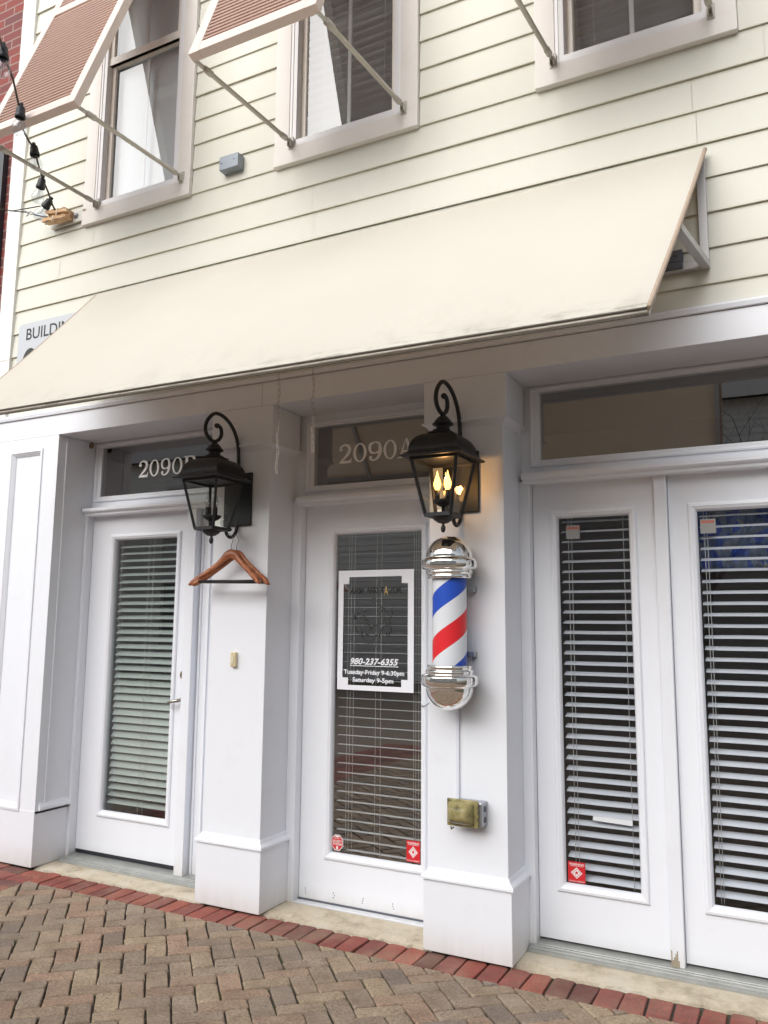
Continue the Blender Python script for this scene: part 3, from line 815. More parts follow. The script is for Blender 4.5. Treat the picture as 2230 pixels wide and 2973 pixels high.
shutter(-.012, 'terracotta louvred shutter propped open over the middle upper window')
shutter(1.430, 'shutter of the right upper window, only its grey prop rods in view')

# ------------------------------------------------------------------ awning
aw = empty('awning', (.4, .02, 3.36)); tag(aw, 'long cream canvas awning sloping over the shop doors', 'awning')
TL, TR, BR, BL = Vector((-1.332,-.008,3.366)), Vector((2.131,-.008,3.360)), Vector((2.018,-.913,2.361)), Vector((-1.330,-.866,2.402))
def AP(u, v, lift=0.):
    p = (TL*(1-u)+TR*u)*(1-v)+(BL*(1-u)+BR*u)*v
    nrm = Vector((0,-.74,.67))
    sag = -.020*math.sin(math.pi*v)*(1-.5*abs(math.cos(math.pi*u*3)))
    return p+nrm*(sag+lift)
nu, nv = 60, 20; vs = [AP(i/nu, j/nv, .0) for j in range(nv+1) for i in range(nu+1)]+[AP(i/nu, j/nv, -.006) for j in range(nv+1) for i in range(nu+1)]
fs = []; q = (nu+1)*(nv+1)
for j in range(nv):
    for i in range(nu):
        a = j*(nu+1)+i; fs += [(a, a+nu+1, a+nu+2, a+1), (q+a, q+a+1, q+a+nu+2, q+a+nu+1)]
MB().add(vs, fs, True).build('canopy', 'canvas', aw, fix=False)
# hem: two dark rolled lines along the lower edge with a slim pale gap, binding down the sides
def edge(u0, u1, v, lift, n=30): return [AP(u0+(u1-u0)*i/n, v, lift) for i in range(n+1)]
mb = MB().tube([p+Vector((0,-.002,-.001)) for p in edge(0,1,1,-.004)], .0040, 8); mb.build('hem', 'hem', aw)
mb = MB().tube([p+Vector((0,.005,-.010)) for p in edge(0,1,1,-.004)], .0052, 8); mb.build('hem_rail', 'canvas', aw)
mb = MB().tube([p+Vector((0,.010,-.0185)) for p in edge(0,1,1,-.004)], .0038, 8); mb.build('lower_hem', 'hem', aw)
for u in (0, 1):
    pts = [AP(u, j/20, -.006)+Vector(((.004 if u else -.004),0,0)) for j in range(21)]
    MB().tube(pts, .009, 8).build('edge_binding', 'binding', aw)
def inner(u, v): return AP(u, v, -.030)
fr = MB()
for u in (.004, .335, .665, .996):
    fr.obox(inner(u, .0), inner(u, .985), .024, .024, (1,0,0))
fr.obox(inner(.004,.975), inner(.996,.975), .024, .024); fr.obox(inner(.004,.02), inner(.996,.02), .024, .024)
fr.build('frame', 'alu', aw, .001)
for u, xw in ((.004,-1.318), (.996,2.114)):
    MB().box(xw-.017, xw+.017, -.014, .016, 2.842, 3.330).build('wall_bracket', 'alu', aw, .002)
    mid_ = inner(u, .50); MB().obox((xw, -.004, 2.858), mid_, .030, .034, (1,0,0)).build('strut', 'alu', aw, .002)
MB().box(-1.30, 2.099, -.012, .016, 2.845, 2.882).build('wall_bar', 'alu', aw, .002)
for xw in (1.985, .35, -1.15):
    mb = MB().box(xw-.045, xw+.045, -.018, .016, 2.884, 2.935).box(xw-.045, xw+.045, -.020, -.0125, 2.852, 2.882)
    for k in (-.02, .02): mb.lathe([(0,-.006),(.006,-.005),(.007,0)], (xw+k, -.0185, 2.912), 8, (0,1,0))
    mb.build('clamp', M['rubber'], aw, .002)

# chains hanging from the awning frame
def chain(x, y, zt, zb, label):
    mb = MB(); z = zt; k = 0; l = .026
    while z > zb:
        dx = .003*math.sin(k*1.3)
        pts = []
        for i in range(11):
            a = 2*math.pi*i/10; u, v = .0048*math.cos(a), (l*.62)*math.sin(a)
            pts.append((x+dx+(u if k % 2 else .2*u), y+(0 if k % 2 else u), z+v))
        mb.tube(pts, .0011, 5, cap=False); z -= l; k += 1
    o = mb.build('chain', M['chainm']); tag(o, label, 'chain', 'pale chains hanging under the awning')
M['chainm'] = plain('dull_chain', (.52,.47,.42), .45, .3)
chain(.446, -.60, 2.655, 2.02, 'thin pale chain hanging nearer the left lantern, the longer of two')
chain(.620, -.60, 2.655, 2.09, 'thin pale chain hanging in front of the middle transom, the shorter of two')

# ------------------------------------------------------------------ wall lanterns
def lantern(xc, lit, label):
    yc = -.195; root = empty('wall_lantern', (xc, .02, 2.03)); tag(root, label, 'wall lantern', 'black wall lanterns on the pillars')
    c = (xc, yc, 0); hb, ht, zb, zt = .058, .105, 1.858, 2.100
    MB().box(xc-.088, xc+.088, .004, .0195, 1.896, 2.176).build('wall_plate', 'black', root, .004)
    # roof: domed, square in plan, with a flat eave
    prof = [(.0,2.102),(.136,2.102),(.143,2.106),(.143,2.110),(.128,2.118),(.121,2.124),(.117,2.130)]
    for k in range(9):
        a = math.pi/2*k/8; prof.append((.040+.075*math.cos(a)**.9 if k < 8 else .040, 2.132+.082*math.sin(a)))
    prof += [(.052,2.216),(.052,2.221),(.036,2.228),(.030,2.236)]
    MB().sqlathe(prof, c).build('roof', 'black', root, .0015)
    rp = [(.030,2.232),(.029,2.246),(.034,2.254),(.046,2.258),(.047,2.262),(.040,2.268),(.034,2.278),(.022,2.292),(.012,2.299),(.012,2.312)]
    MB().lathe(rp, c, 20).build('finial', 'black', root)
    # tapered cage
    fr = MB()
    cor = [(-1,-1),(1,-1),(1,1),(-1,1)]
    for i, j in cor: fr.obox((xc+i*hb, yc+j*hb, zb), (xc+i*ht, yc+j*ht, zt+.004), .013, .013, (i, j, 0))
    for k in range(4):
        (i, j), (p, r_) = cor[k], cor[(k+1) % 4]
        fr.obox((xc+i*hb, yc+j*hb, zb), (xc+p*hb, yc+r_*hb, zb), .012, .016)
        fr.obox((xc+i*ht, yc+j*ht, zt-.003), (xc+p*ht, yc+r_*ht, zt-.003), .012, .012)
    fr.sqlathe([(0,zb-.006),(hb-.004,zb-.006),(hb-.004,zb-.001),(.03,zb+.0),(0,zb+.0)], c)
    fr.build('cage', 'black', root, .001)
    for k in range(4):
        (i, j), (p, r_) = cor[k], cor[(k+1) % 4]
        e = .994
        MB().quad((xc+i*hb*e, yc+j*hb*e, zb+.004), (xc+p*hb*e, yc+r_*hb*e, zb+.004), (xc+p*ht*e, yc+r_*ht*e, zt-.004), (xc+i*ht*e, yc+j*ht*e, zt-.004)).build('glass_pane', 'glassL', root, fix=False)
    MB().lathe([(.0,1.784),(.006,1.786),(.010,1.796),(.010,1.808),(.006,1.816),(.005,1.822),(.022,1.826),(.030,1.832),(.040,1.838),(.044,1.846),(.052,1.852),(.050,1.856)], c, 20).build('bottom_cup', 'black', root)
    # candle cluster
    MB().lathe([(0,1.858),(.007,1.86),(.007,1.895),(.020,1.900),(.040,1.912),(.046,1.922),(.046,1.926),(0,1.924)], c, 20).build('candle_cup', 'black', root)
    for k in range(3):
        a = R((90,-165,-15)[k]); sx, sy = xc+.025*math.cos(a), yc+.025*math.sin(a)
        sk = MB().tube([(sx,sy,1.924),(sx,sy,1.968)], .0105, 12).build('candle_sleeve', 'black' if not lit or k != 0 else M['sleeve'], root)
        bp = [(.006,1.968),(.011,1.975),(.0165,1.990),(.0155,2.004),(.010,2.020),(.005,2.036),(.002,2.050),(0,2.056)]
        MB().lathe(bp, (sx,sy,0), 14).build('bulb', M['flame'] if lit and k != 0 else M['bulbglass'], root)
        if not (lit and k != 0):
            MB().tube([(sx-.003,sy,1.970),(sx-.003,sy,1.998),(sx,sy,2.008),(sx+.003,sy,1.998),(sx+.003,sy,1.970)], .0008, 5).build('filament', 'steel', root)
    # scrolled arm: rises from the plate, curls over and ends in a spiral above the roof
    pts = [(.010,2.150),(.008,2.20),(.004,2.262),(-.002,2.314),(-.028,2.378),(-.075,2.425),(-.135,2.452),(-.200,2.452),(-.252,2.412),(-.272,2.363),(-.255,2.325),(-.205,2.306),(-.165,2.322),(-.145,2.352),(-.150,2.382),(-.172,2.396),(-.188,2.388)]
    def smooth(p, n=6):
        out = []
        for i in range(len(p)-1):
            q0, q1, q2, q3 = [Vector(p[max(0, min(len(p)-1, i+k))]) for k in (-1,0,1,2)]
            for k in range(n):
                t = k/n; out.append(.5*((2*q1)+(q2-q0)*t+(2*q0-5*q1+4*q2-q3)*t*t+(3*q1-q0-3*q2+q3)*t**3))
        out.append(Vector(p[-1])); return out
    sp = smooth(pts); MB().tube([(xc, p[0], p[1]) for p in sp], [.0095]*(len(sp)-6)+[.0105,.012,.0135,.0145,.014,.010], 10).build('scroll_arm', 'black', root)
    sp = smooth([(.012,1.935),(.008,1.897),(.000,1.862),(-.024,1.838),(-.052,1.833),(-.075,1.848),(-.078,1.868),(-.060,1.876),(-.046,1.868)])
    MB().tube([(xc, p[0], p[1]) for p in sp], [.009]*(len(sp)-5)+[.0095,.0105,.012,.012,.009], 10).build('lower_scroll', 'black', root)
    if lit:
        ld = bpy.data.lights.new('lantern_glow', 'POINT'); ld.energy = 1.6; ld.color = (1,.50,.17); ld.shadow_soft_size = .02
        lo = bpy.data.objects.new('lantern_glow', ld); COL.objects.link(lo); lo.location = (xc+.004, yc-.0, 2.03)
    return root
M['flame'] = emit('glowing_flame_bulb', (1,.50,.12), 5.5)
M['sleeve'] = plain('ivory_candle_sleeve', (.62,.52,.38), .4)
lantern(1.035, True, 'black scroll-topped wall lantern glowing on the pillar above the barber pole')
lantern(-.223, False, 'unlit black scroll-topped wall lantern on the pillar above the wooden hangers')

# ------------------------------------------------------------------ barber pole
PX, PY = 1.024, -.100
bp_ = empty('barber_pole', (PX, .02, 1.40)); tag(bp_, 'striped barber pole with chrome domed ends on the middle pillar', 'barber pole')
c = (PX, PY, 0)
top = [(.094,1.592),(.096,1.594),(.097,1.606),(.092,1.609),(.101,1.612),(.103,1.622),(.098,1.626),(.107,1.629),(.118,1.634),(.1205,1.641),(.1205,1.664),(.118,1.673),(.110,1.679),(.101,1.681),(.1015,1.684)]
for k in range(1, 15):
    a = math.pi/2*k/14; top.append((max(.0005,.1015*math.cos(a)), 1.684+.096*math.sin(a)))
MB().lathe([(0,1.592)]+top, c, 64).build('top_cap', 'chrome', bp_)
bot = [(.094,1.221),(.096,1.219),(.097,1.207),(.092,1.204),(.102,1.201),(.104,1.190),(.098,1.186),(.108,1.183),(.119,1.178),(.1215,1.171),(.1215,1.146),(.119,1.137),(.110,1.131),(.102,1.129),(.102,1.126)]
for k in range(1, 15):
    a = math.pi/2*k/14; bot.append((max(.0005,.102*math.cos(a)), 1.126-.096*math.sin(a)))
MB().lathe([(0,1.221)]+bot, c, 64).build('bottom_cap', 'chrome', bp_)
# the striped cylinder carries its own axes so that the stripes follow it round
me_ = MB().lathe([(.0745,-.1885),(.0745,.1885)], (0,0,0), 64)
so_ = bpy.data.objects.new('striped_cylinder', bpy.data.meshes.new('striped_cylinder')); COL.objects.link(so_)
so_.data.from_pydata(me_.v, [], me_.f); so_.data.polygons.foreach_set('use_smooth', [True]*len(me_.f))
so_.parent = bp_; so_.location = (0, PY-.02, 1.4065-1.40); so_.rotation_euler = (0,0,R(-27))
STRIPE_PHASE = .68
so_.data.materials.append(stripes_mat())
MB().lathe([(.0955,1.219),(.0955,1.594)], c, 64).build('glass_tube', glass('barber_glass', 1.22, (.97,.98,.98)), bp_, fix=False)
mb = MB().box(PX-.022, PX+.022, -.004, .018, 1.19, 1.62); mb.build('back_plate', 'galv', bp_, .002)
for z in (1.546, 1.265):
    mb = MB().box(PX+.02, PX+.082, -.022, .018, z-.010, z+.012).lathe([(0,-.008),(.008,-.008),(.009,0)], (PX+.080, -.006, z), 10, (1,0,0)); mb.build('mounting_clip', 'galv', bp_, .002)
# cable cover and weatherproof socket below the pole
o = MB().box(1.006, 1.021, .010, .0195, .640, 1.06).build('cable_cover', 'conduit', None, .002); tag(o, 'slim white cable cover running from the barber pole down to the socket box', 'cable')
ob = empty('outlet_box', (1.06, .02, .61)); tag(ob, 'yellowed weatherproof socket box low on the middle pillar', 'outlet box')
MB().box(1.016, 1.146, -.046, .0195, .552, .650).build('back_box', 'galv', ob, .004)
mb = MB()
for z in (.578, .622): mb.lathe([(0,.0015),(.013,.0015),(.013,0)], (1.1465, -.012, z), 16, (1,0,0))
mb.build('knockout', M['rubber'], ob)
MB().box(.990, 1.130, -.056, -.047, .548, .660).build('cover_flange', 'cover', ob, .004)
n = 14; vs = []; fs = []
for i in range(n+1):
    u = i/n; x = .996+.118*u
    for j in range(n+1):
        v = j/n; z = .556+.096*v
        d = (1-abs(2*u-1)**5)*(1-abs(2*v-1)**4); vs.append((x, -.056-.044*d*(.75+.25*math.sin(math.pi*v)), z))
for i in range(n):
    for j in range(n): a = i*(n+1)+j; fs.append((a, a+n+1, a+n+2, a+1))
MB().add(vs, fs, True).build('bubble_cover', 'cover', ob)
mb = MB()
for k in range(4): mb.box(1.1285, 1.1345, -.060, -.048, .566+k*.024, .576+k*.024)
mb.tube([(1.015,-.07,.548),(1.02,-.078,.541),(1.028,-.07,.548)], .004, 6)
mb.build('hinge', 'cover', ob, .001)

# ------------------------------------------------------------------ small fixtures
jb = empty('junction_box', (-.335, .02, 3.96)); tag(jb, 'small grey metal junction box on the siding between upper windows', 'junction box')
MB().box(-.402, -.272, -.030, .026, 3.918, 4.000).build('box', 'greybox', jb, .003)
mb = MB()
for x, z in ((-.385,3.958),(-.30,3.965)): mb.lathe([(0,-.0015),(.004,-.0015),(.004,.001)], (x, -.0305, z), 8, (0,1,0))
mb.build('screws', 'rubber', jb)
db = empty('doorbell', (-.214, .02, 1.208)); tag(db, 'ivory doorbell button on the pillar under the wooden hangers', 'doorbell')
MB().box(-.230, -.198, -.002, .0195, 1.172, 1.246).build('case', 'bell', db, .004)
MB().box(-.2215, -.2065, -.0055, -.002, 1.190, 1.226).build('button', plain('pale_button', (.72,.66,.50), .35), db, .001)
mb = MB()
for z in (1.181, 1.237): mb.lathe([(0,-.001),(.0022,-.001),(.0022,.001)], (-.214, -.0022, z), 8, (0,1,0))
mb.build('screws', 'rubber', db)

# building number sign half hidden by the awning
sg = empty('building_sign', (-1.78, .016, 3.1)); tag(sg, 'grey metal sign starting BUILDING, half hidden behind the awning', 'sign')
x0, x1, z0, z1, r = -2.032, -1.40, 2.86, 3.297, .034; pts = []
for cx, cz, a0 in ((x1-r,z0+r,-90),(x1-r,z1-r,0),(x0+r,z1-r,90),(x0+r,z0+r,180)):
    for k in range(7): a = R(a0+15*k); pts.append((cx+r*math.cos(a), cz+r*math.sin(a)))
MB().poly(pts, .010, .0165).build('plate', 'sign', sg)
text_mb('BUILDING', -1.957, 3.182, .468, .0094, .078, bold=.012).build('lettering', 'ink', sg, fix=False)
mb = MB().ribbon([(-1.912+.052*math.cos(R(q)), 3.012+.096*math.sin(R(q))) for q in range(45, 316, 15)], [.036]*19, .0094)
mb.build('numeral', 'ink', sg, fix=False)
# wooden hangers on the lower scroll of the left lantern
def hanger(dx, y, rz, label, dz=0):
    cx, cz = -.190+dx, 1.768+dz; root = empty('coat_hanger', (cx, y, cz)); root.rotation_euler = (0,0,rz)
    tag(root, label, 'coat hanger', 'wooden hangers under the left lantern')
    half = [(0,0),(.022,-.004),(.040,-.016),(.056,-.036),(.080,-.060),(.115,-.086),(.160,-.116),(.200,-.142),(.222,-.162),(.228,-.176),(.222,-.184),(.210,-.182)]
    low = [(.170,-.158),(.120,-.122),(.070,-.088),(.030,-.060),(0,-.047)]
    def bend(x): return -.9*x*x          # the shoulders curve forward
    left = half+low
    # build as strips so that the bend stays smooth
    up = half[:-2]+[(.228,-.178)]; n = 24; vs = []; fs = []
    def interp(tbl, x):
        for (a, b), (c_, d_) in zip(tbl, tbl[1:]):
            if a <= x <= c_: return b+(d_-b)*((x-a)/(c_-a) if c_ > a else 0)
        return tbl[-1][1]
    lowt = [(0,-.047),(.030,-.060),(.070,-.088),(.120,-.122),(.170,-.158),(.210,-.183),(.228,-.186)]
    for i in range(-n, n+1):
        x = .228*i/n; ax = abs(x); t = .0075+.010*min(1, ax/.2)*.7
        zu, zl = interp(up, ax), interp(lowt, ax)
        zl = min(zl, zu-.006)
        if .155 < ax < .168 and x > 0: zu -= .012
        yb = bend(x)
        for yy, zz in ((-t+.002,zu-.004),(0,zu),(t-.002,zu-.004),(t,(zu+zl)/2),(t-.002,zl+.003),(0,zl),(-t+.002,zl+.003),(-t,(zu+zl)/2)): vs.append((cx+x, y+yb+yy, cz+zz))
    m = 2*n+1
    for i in range(m-1): fs += [(i*8+k, i*8+(k+1)%8, (i+1)*8+(k+1)%8, (i+1)*8+k) for k in range(8)]
    fs += [tuple(range(8)), tuple((m-1)*8+k for k in range(8))[::-1]]
    MB().add(vs, fs, True).build('shoulders', 'wood', root)
    MB().tube([(cx-.195, y+bend(.195), cz-.163), (cx+.200, y+bend(.2), cz-.170)], .0075, 10).build('trouser_bar', 'black', root)
    hk = [(cx, y, cz-.004), (cx, y, cz+.022), (cx+.008, y, cz+.036), (cx+.014, y-.004, cz+.050), (cx+.010, y-.012, cz+.068), (cx-.002, y-.014, cz+.078), (cx-.014, y-.012, cz+.070)]
    MB().tube(hk, .0019, 7).build('hook', 'steel', root)
    return root
hanger(0.0, -.075, R(-3), 'front wooden coat hanger with black bar hanging below the unlit lantern')
hanger(.014, -.048, R(3), 'rear wooden coat hanger tucked behind the front one, notch showing at its right end', -.003)

# poster on the middle door -------------------------------------------------
ps = empty('poster', (.446, .302, 1.36)); tag(ps, 'white notched-frame shop poster with opening hours on the middle door glass', 'poster')
yP = .3015
ox0, ox1, oz0, oz1 = .228, .664, 1.060, 1.670
ix0, ix1, iz0, iz1 = .2585, .6310, 1.0850, 1.6360; nx0, nx1, nzt, nzb = .2920, .5960, 1.6000, 1.1210
mb = MB()
for a, b, c_, d_ in ((ox0,ox1,iz1,oz1),(ox0,ox1,oz0,iz0),(ox0,ix0,iz0,iz1),(ix1,ox1,iz0,iz1),(ix0,nx0,nzt,iz1),(nx1,ix1,nzt,iz1),(ix0,nx0,iz0,nzb),(nx1,ix1,iz0,nzb)):
    mb.quad((a,yP,c_),(b,yP,c_),(b,yP,d_),(a,yP,d_))
mb.build('border', 'poster', ps, fix=False)
mb = text_mb('980-237-6355', .305, 1.188, .275, yP, .034, shear=.30, bold=.028)
mb.quad((.303,yP,1.181),(.580,yP,1.181),(.580,yP,1.1845),(.303,yP,1.1845)); mb.build('phone_number', 'poster', ps, fix=False)
join(text_mb('Tuesday-Friday 9-6:30pm', .2665, 1.133, .346, yP, .0300, bold=.030), text_mb('Saturday 9-5pm', .3185, 1.0945, .234, yP, .0300, bold=.030)).build('opening_hours', 'poster', ps, fix=False)
join(text_mb('ARM', .296, 1.549, .079, yP, .030, bold=.035), text_mb('AND', .392, 1.550, .070, yP, .030, bold=.035), text_mb('R', .477, 1.550, .017, yP, .030, bold=.035), text_mb('ZOR', .522, 1.550, .072, yP, .030, bold=.035)).build('shop_name', 'ink', ps, fix=False)
text_mb('A', .497, 1.540, .023, yP-.0003, .046, bold=.010).build('gold_letter', 'gold', ps, fix=False)
def PQ(u, v): return (.228+(u-100)*.0003633, 1.67-(v-92)*.000322)
mb = MB()
strk = [([(365,880),(375,820),(415,790),(455,800)], [14,34,40,8]), ([(400,880),(440,845),(480,870),(540,880),(590,905)], [6,22,44,40,6]), ([(500,800),(530,835),(548,880)], [6,26,10]),
 ([(385,990),(380,1020),(400,1060),(440,1080)], [6,26,30,8]), ([(440,975),(465,1000),(470,1040),(490,1110),(520,1160)], [6,30,22,16,6]), ([(560,930),(610,970),(630,1020),(625,1050)], [5,10,12,5]),
 ([(530,1100),(570,1115),(605,1105)], [5,34,5]), ([(455,1110),(510,1180),(560,1230),(620,1258)], [5,14,14,5]), ([(600,1195),(660,1180),(720,1130),(745,1105)], [8,44,34,6]), ([(590,1260),(620,1245),(660,1250)], [5,16,4]),
 ([(635,1040),(670,985),(720,970),(790,940)], [6,34,26,6]), ([(750,1150),(780,1100),(800,1040),(830,995)], [5,22,16,6]), ([(790,870),(785,800),(800,740),(830,690)], [5,18,16,5]), ([(770,700),(810,690),(845,720),(860,760)], [4,18,24,6]),
 ([(820,920),(850,870),(900,890),(930,935)], [14,70,64,20]), ([(840,985),(890,965),(945,940)], [6,18,6]), ([(880,740),(930,735),(955,780),(950,850)], [5,26,30,8]), ([(940,970),(945,1040),(950,1100)], [8,14,5]),
 ([(875,1080),(885,1130),(905,1150),(920,1110),(915,1060)], [8,12,14,12,8]), ([(640,590),(650,550),(685,540),(700,575),(740,610)], [4,8,9,8,4]), ([(645,585),(660,605)], [5,4]), ([(770,640),(790,690)], [4,6]), ([(510,755),(540,750),(555,760)], [5,18,5])]
for p, ws in strk: mb.ribbon([PQ(*q) for q in p], [w_*.00036 for w_ in ws], yP+random.uniform(-.0006,.0006), 6)
mb.build('emblem', 'ink2', ps, fix=False)

# stickers ---------------------------------------------------------------
def octagon(cx, cz, w_, h_, k=.30): return [(cx+u*w_/2, cz+v*h_/2) for u, v in ((-1+k*2,-1),(1-k*2,-1),(1,-1+k*2),(1,1-k*2),(1-k*2,1),(-1+k*2,1),(-1,1-k*2),(-1,-1+k*2))]
s1 = empty('security_sticker', (.243, .3, .306)); tag(s1, 'red octagonal security system sticker low on the middle door glass', 'sticker')
MB().flat(octagon(.243,.306,.068,.076), .3025).build('rim', 'stickw', s1, fix=False)
MB().flat(octagon(.243,.306,.061,.069), .3021).build('red_face', 'red', s1, fix=False)
mb = join(text_mb('SECURITY', .2155, .3065, .055, .3017, .0115, bold=.02), text_mb('SYSTEM', .2175, .2925, .051, .3017, .0115, bold=.02), text_mb('PROPERTY', .226, .3225, .034, .3017, .006))
mb.flat([(.2275,.334),(.234,.339),(.252,.339),(.2585,.334),(.243,.331)], .3017)
mb.flat([(.237,.274),(.249,.274),(.249,.284),(.246,.290),(.240,.290),(.237,.284)], .3017)
mb.build('lettering', 'stickw', s1, fix=False)
def warning(x0, x1, z0, z1, y, label):
    s = empty('warning_sticker', ((x0+x1)/2, y, z0)); tag(s, label, 'sticker', 'red warning stickers on the door glass')
    MB().quad((x0,y,z0),(x1,y,z0),(x1,y,z1),(x0,y,z1)).build('red_face', 'red', s, fix=False)
    w_, h_ = x1-x0, z1-z0; cx, cz = (x0+x1)/2, z0+.46*h_
    mb = join(text_mb('WARNING', x0+.07*w_, z0+.825*h_, .86*w_, y-.0004, .105*h_, bold=.015), text_mb('PROTECT AMERICA', x0+.04*w_, z0+.035*h_, .92*w_, y-.0004, .055*h_))
    mb.quad((x0+.14*w_,y-.0004,z0+.785*h_),(x1-.14*w_,y-.0004,z0+.785*h_),(x1-.14*w_,y-.0004,z0+.80*h_),(x0+.14*w_,y-.0004,z0+.80*h_))
    dm = lambda k: [(cx, cz-k*h_), (cx+k*w_*1.25, cz), (cx, cz+k*h_), (cx-k*w_*1.25, cz)]
    mb.flat(dm(.27), y-.0004); mb.build('lettering', 'stickw', s, fix=False)
    m2 = MB()
    a, b = dm(.21), dm(.18)
    for k in range(4): m2.add([(a[k][0],y-.0008,a[k][1]),(a[(k+1)%4][0],y-.0008,a[(k+1)%4][1]),(b[(k+1)%4][0],y-.0008,b[(k+1)%4][1]),(b[k][0],y-.0008,b[k][1])], [(0,1,2,3)])
    m2.flat([(cx-.07*w_,cz-.08*h_),(cx-.025*w_,cz-.08*h_),(cx-.025*w_,cz-.03*h_),(cx+.025*w_,cz-.03*h_),(cx+.025*w_,cz-.08*h_),(cx+.07*w_,cz-.08*h_),(cx+.07*w_,cz+.02*h_),(cx+.11*w_,cz+.02*h_),(cx,cz+.09*h_),(cx-.11*w_,cz+.02*h_),(cx-.07*w_,cz+.02*h_)], y-.0008)
    m2.build('house_emblem', 'red', s, fix=False)
warning(.628, .700, .268, .366, .3025, 'red warning sticker in the lower right corner of the poster door')
warning(1.412, 1.487, .288, .374, .3025, 'red warning sticker in the lower left corner of the narrow french door')
for x, lb in ((1.438,'small white and red label at the top of the narrow french door glass'), (2.018,'small white and red label in front of the blue fabric, right edge door')):
    s = empty('door_label', (x+.03, .303, 1.82)); tag(s, lb, 'label', 'paper labels at the top of the french doors')
    MB().quad((x,.3028,1.788),(x+.062,.3028,1.788),(x+.062,.3028,1.850),(x,.3028,1.850)).build('paper', M['paper'] if 'paper' in M else M.setdefault('paper', plain('grey_paper', (.33,.33,.32), .6)), s, fix=False)
    mb = MB(); xx = x+.004
    while xx < x+.056:
        w_ = random.uniform(.004,.008); mb.quad((xx,.3024,1.832),(xx+w_,.3024,1.832),(xx+w_,.3024,1.8435),(xx,.3024,1.8435)); xx += w_+.0012
    mb.build('red_print', plain('faded_red_ink', (.55,.12,.08), .5), s, fix=False)
# things behind the glass
o = MB()
n = 40; vs = []
for j in range(2):
    for i in range(n+1): vs.append((1.95+.50*i/n, .43+.012*math.sin(i*1.1), 1.635 if j == 0 else 1.93))
o.add(vs, [(i, i+1, n+2+i, n+1+i) for i in range(n)], True); o = o.build('hanging_fabric', 'denim', None, fix=False); tag(o, 'blue patchwork fabric hanging behind the right door blind', 'fabric')
o = MB().quad((1.522,.318,.553),(1.690,.318,.547),(1.690,.326,.570),(1.522,.326,.572)).build('paper_slip', 'stickw', None, fix=False); tag(o, 'shiny paper slip lying on a blind slat of the narrow french door', 'paper')
o = MB().tube([(.715,.278,1.005),(.735,.262,1.003),(.765,.235,1.012),(.795,.21,1.03)], .0025, 6).build('loose_wire', 'steel', None); tag(o, 'short bent grey wire sticking out beside the barber pole door', 'wire')
o = MB().lathe([(0,-.012),(.012,-.010),(.020,-.004),(.022,0)], (-1.555,.23,2.50), 9, (0,1,0)).build('wasp_nest', plain('brown_mud', (.25,.17,.11), .9, 0, .5, 60), None); tag(o, 'tiny brown mud nest in the top corner over the left transom', 'nest')

# ------------------------------------------------------------------ string of bulbs at the upper left
CP = mw.translation
def on_ray(u, v, frac, ywall=-.03):
    d = FV+RV*((u-1115)/2355.335)-UV*((v-1486.5)/2355.335)
    return CP+d*((ywall-CP.y)/d.y)*frac
# world points of the catenary (from the street lamp side down to the wall cleat)
cab = [(-40,30,.55),(0,112,.66),(14,165,.70),(38,230,.74),(58,322,.78),(66,375,.80),(84,410,.84),(100,432,.88),(112,480,.91),(124,520,.94),(140,558,.97),(150,590,.985),(165,620,.995)]
cabw = [on_ray(*q) for q in cab]
sl = empty('string_light', tuple(cabw[-1])); tag(sl, 'string of clear bulbs on a dark cable running up from the wooden cleat', 'string light')
MB().tube(cabw, .0055, 8).build('cable', 'cable', sl)
M['sl'] = sl
def bulb(at, ang, s):
    """black socket and clear bulb hanging from the cable"""
    ax = Vector((math.sin(ang), 0, -math.cos(ang)))
    at = Vector(at); K = 1.28
    sk = MB().lathe([(r_*K, z_*K) for r_, z_ in [(0,-.004),(.008,-.004),(.009,.010),(.014,.012),(.017,.018),(.019,.044),(.021,.046),(.021,.060),(.017,.062)]], at, 14, ax).build('socket', 'socket', sl)
    MB().lathe([(r_*K, z_*K) for r_, z_ in [(.012,.058),(.014,.066),(.022,.080),(.0275,.094),(.029,.106),(.026,.120),(.018,.131),(.008,.1355),(.0005,.137)]], at, 18, ax).build('bulb', 'bulbglass', sk)
    MB().tube([at+ax*.062*K+Vector((-.004,0,0)), at+ax*.105*K+Vector((-.009,0,0)), at+ax*.112*K, at+ax*.105*K+Vector((.009,0,0)), at+ax*.062*K+Vector((.004,0,0))], .0011, 5).build('filament', 'steel', sk)
bulb(on_ray(10,128,.685), .05, 1); bulb(on_ray(62,303,.775), -.03, 1); bulb(on_ray(98,418,.86), .22, 1); bulb(on_ray(125,512,.94), -.25, 1); bulb(on_ray(150,575,.985), -.85, 1)

ck = empty('cable_cleat', (-1.60, .015, 3.90)); tag(ck, 'splintered pine cable cleat on a white board beside the upper left window', 'cleat')
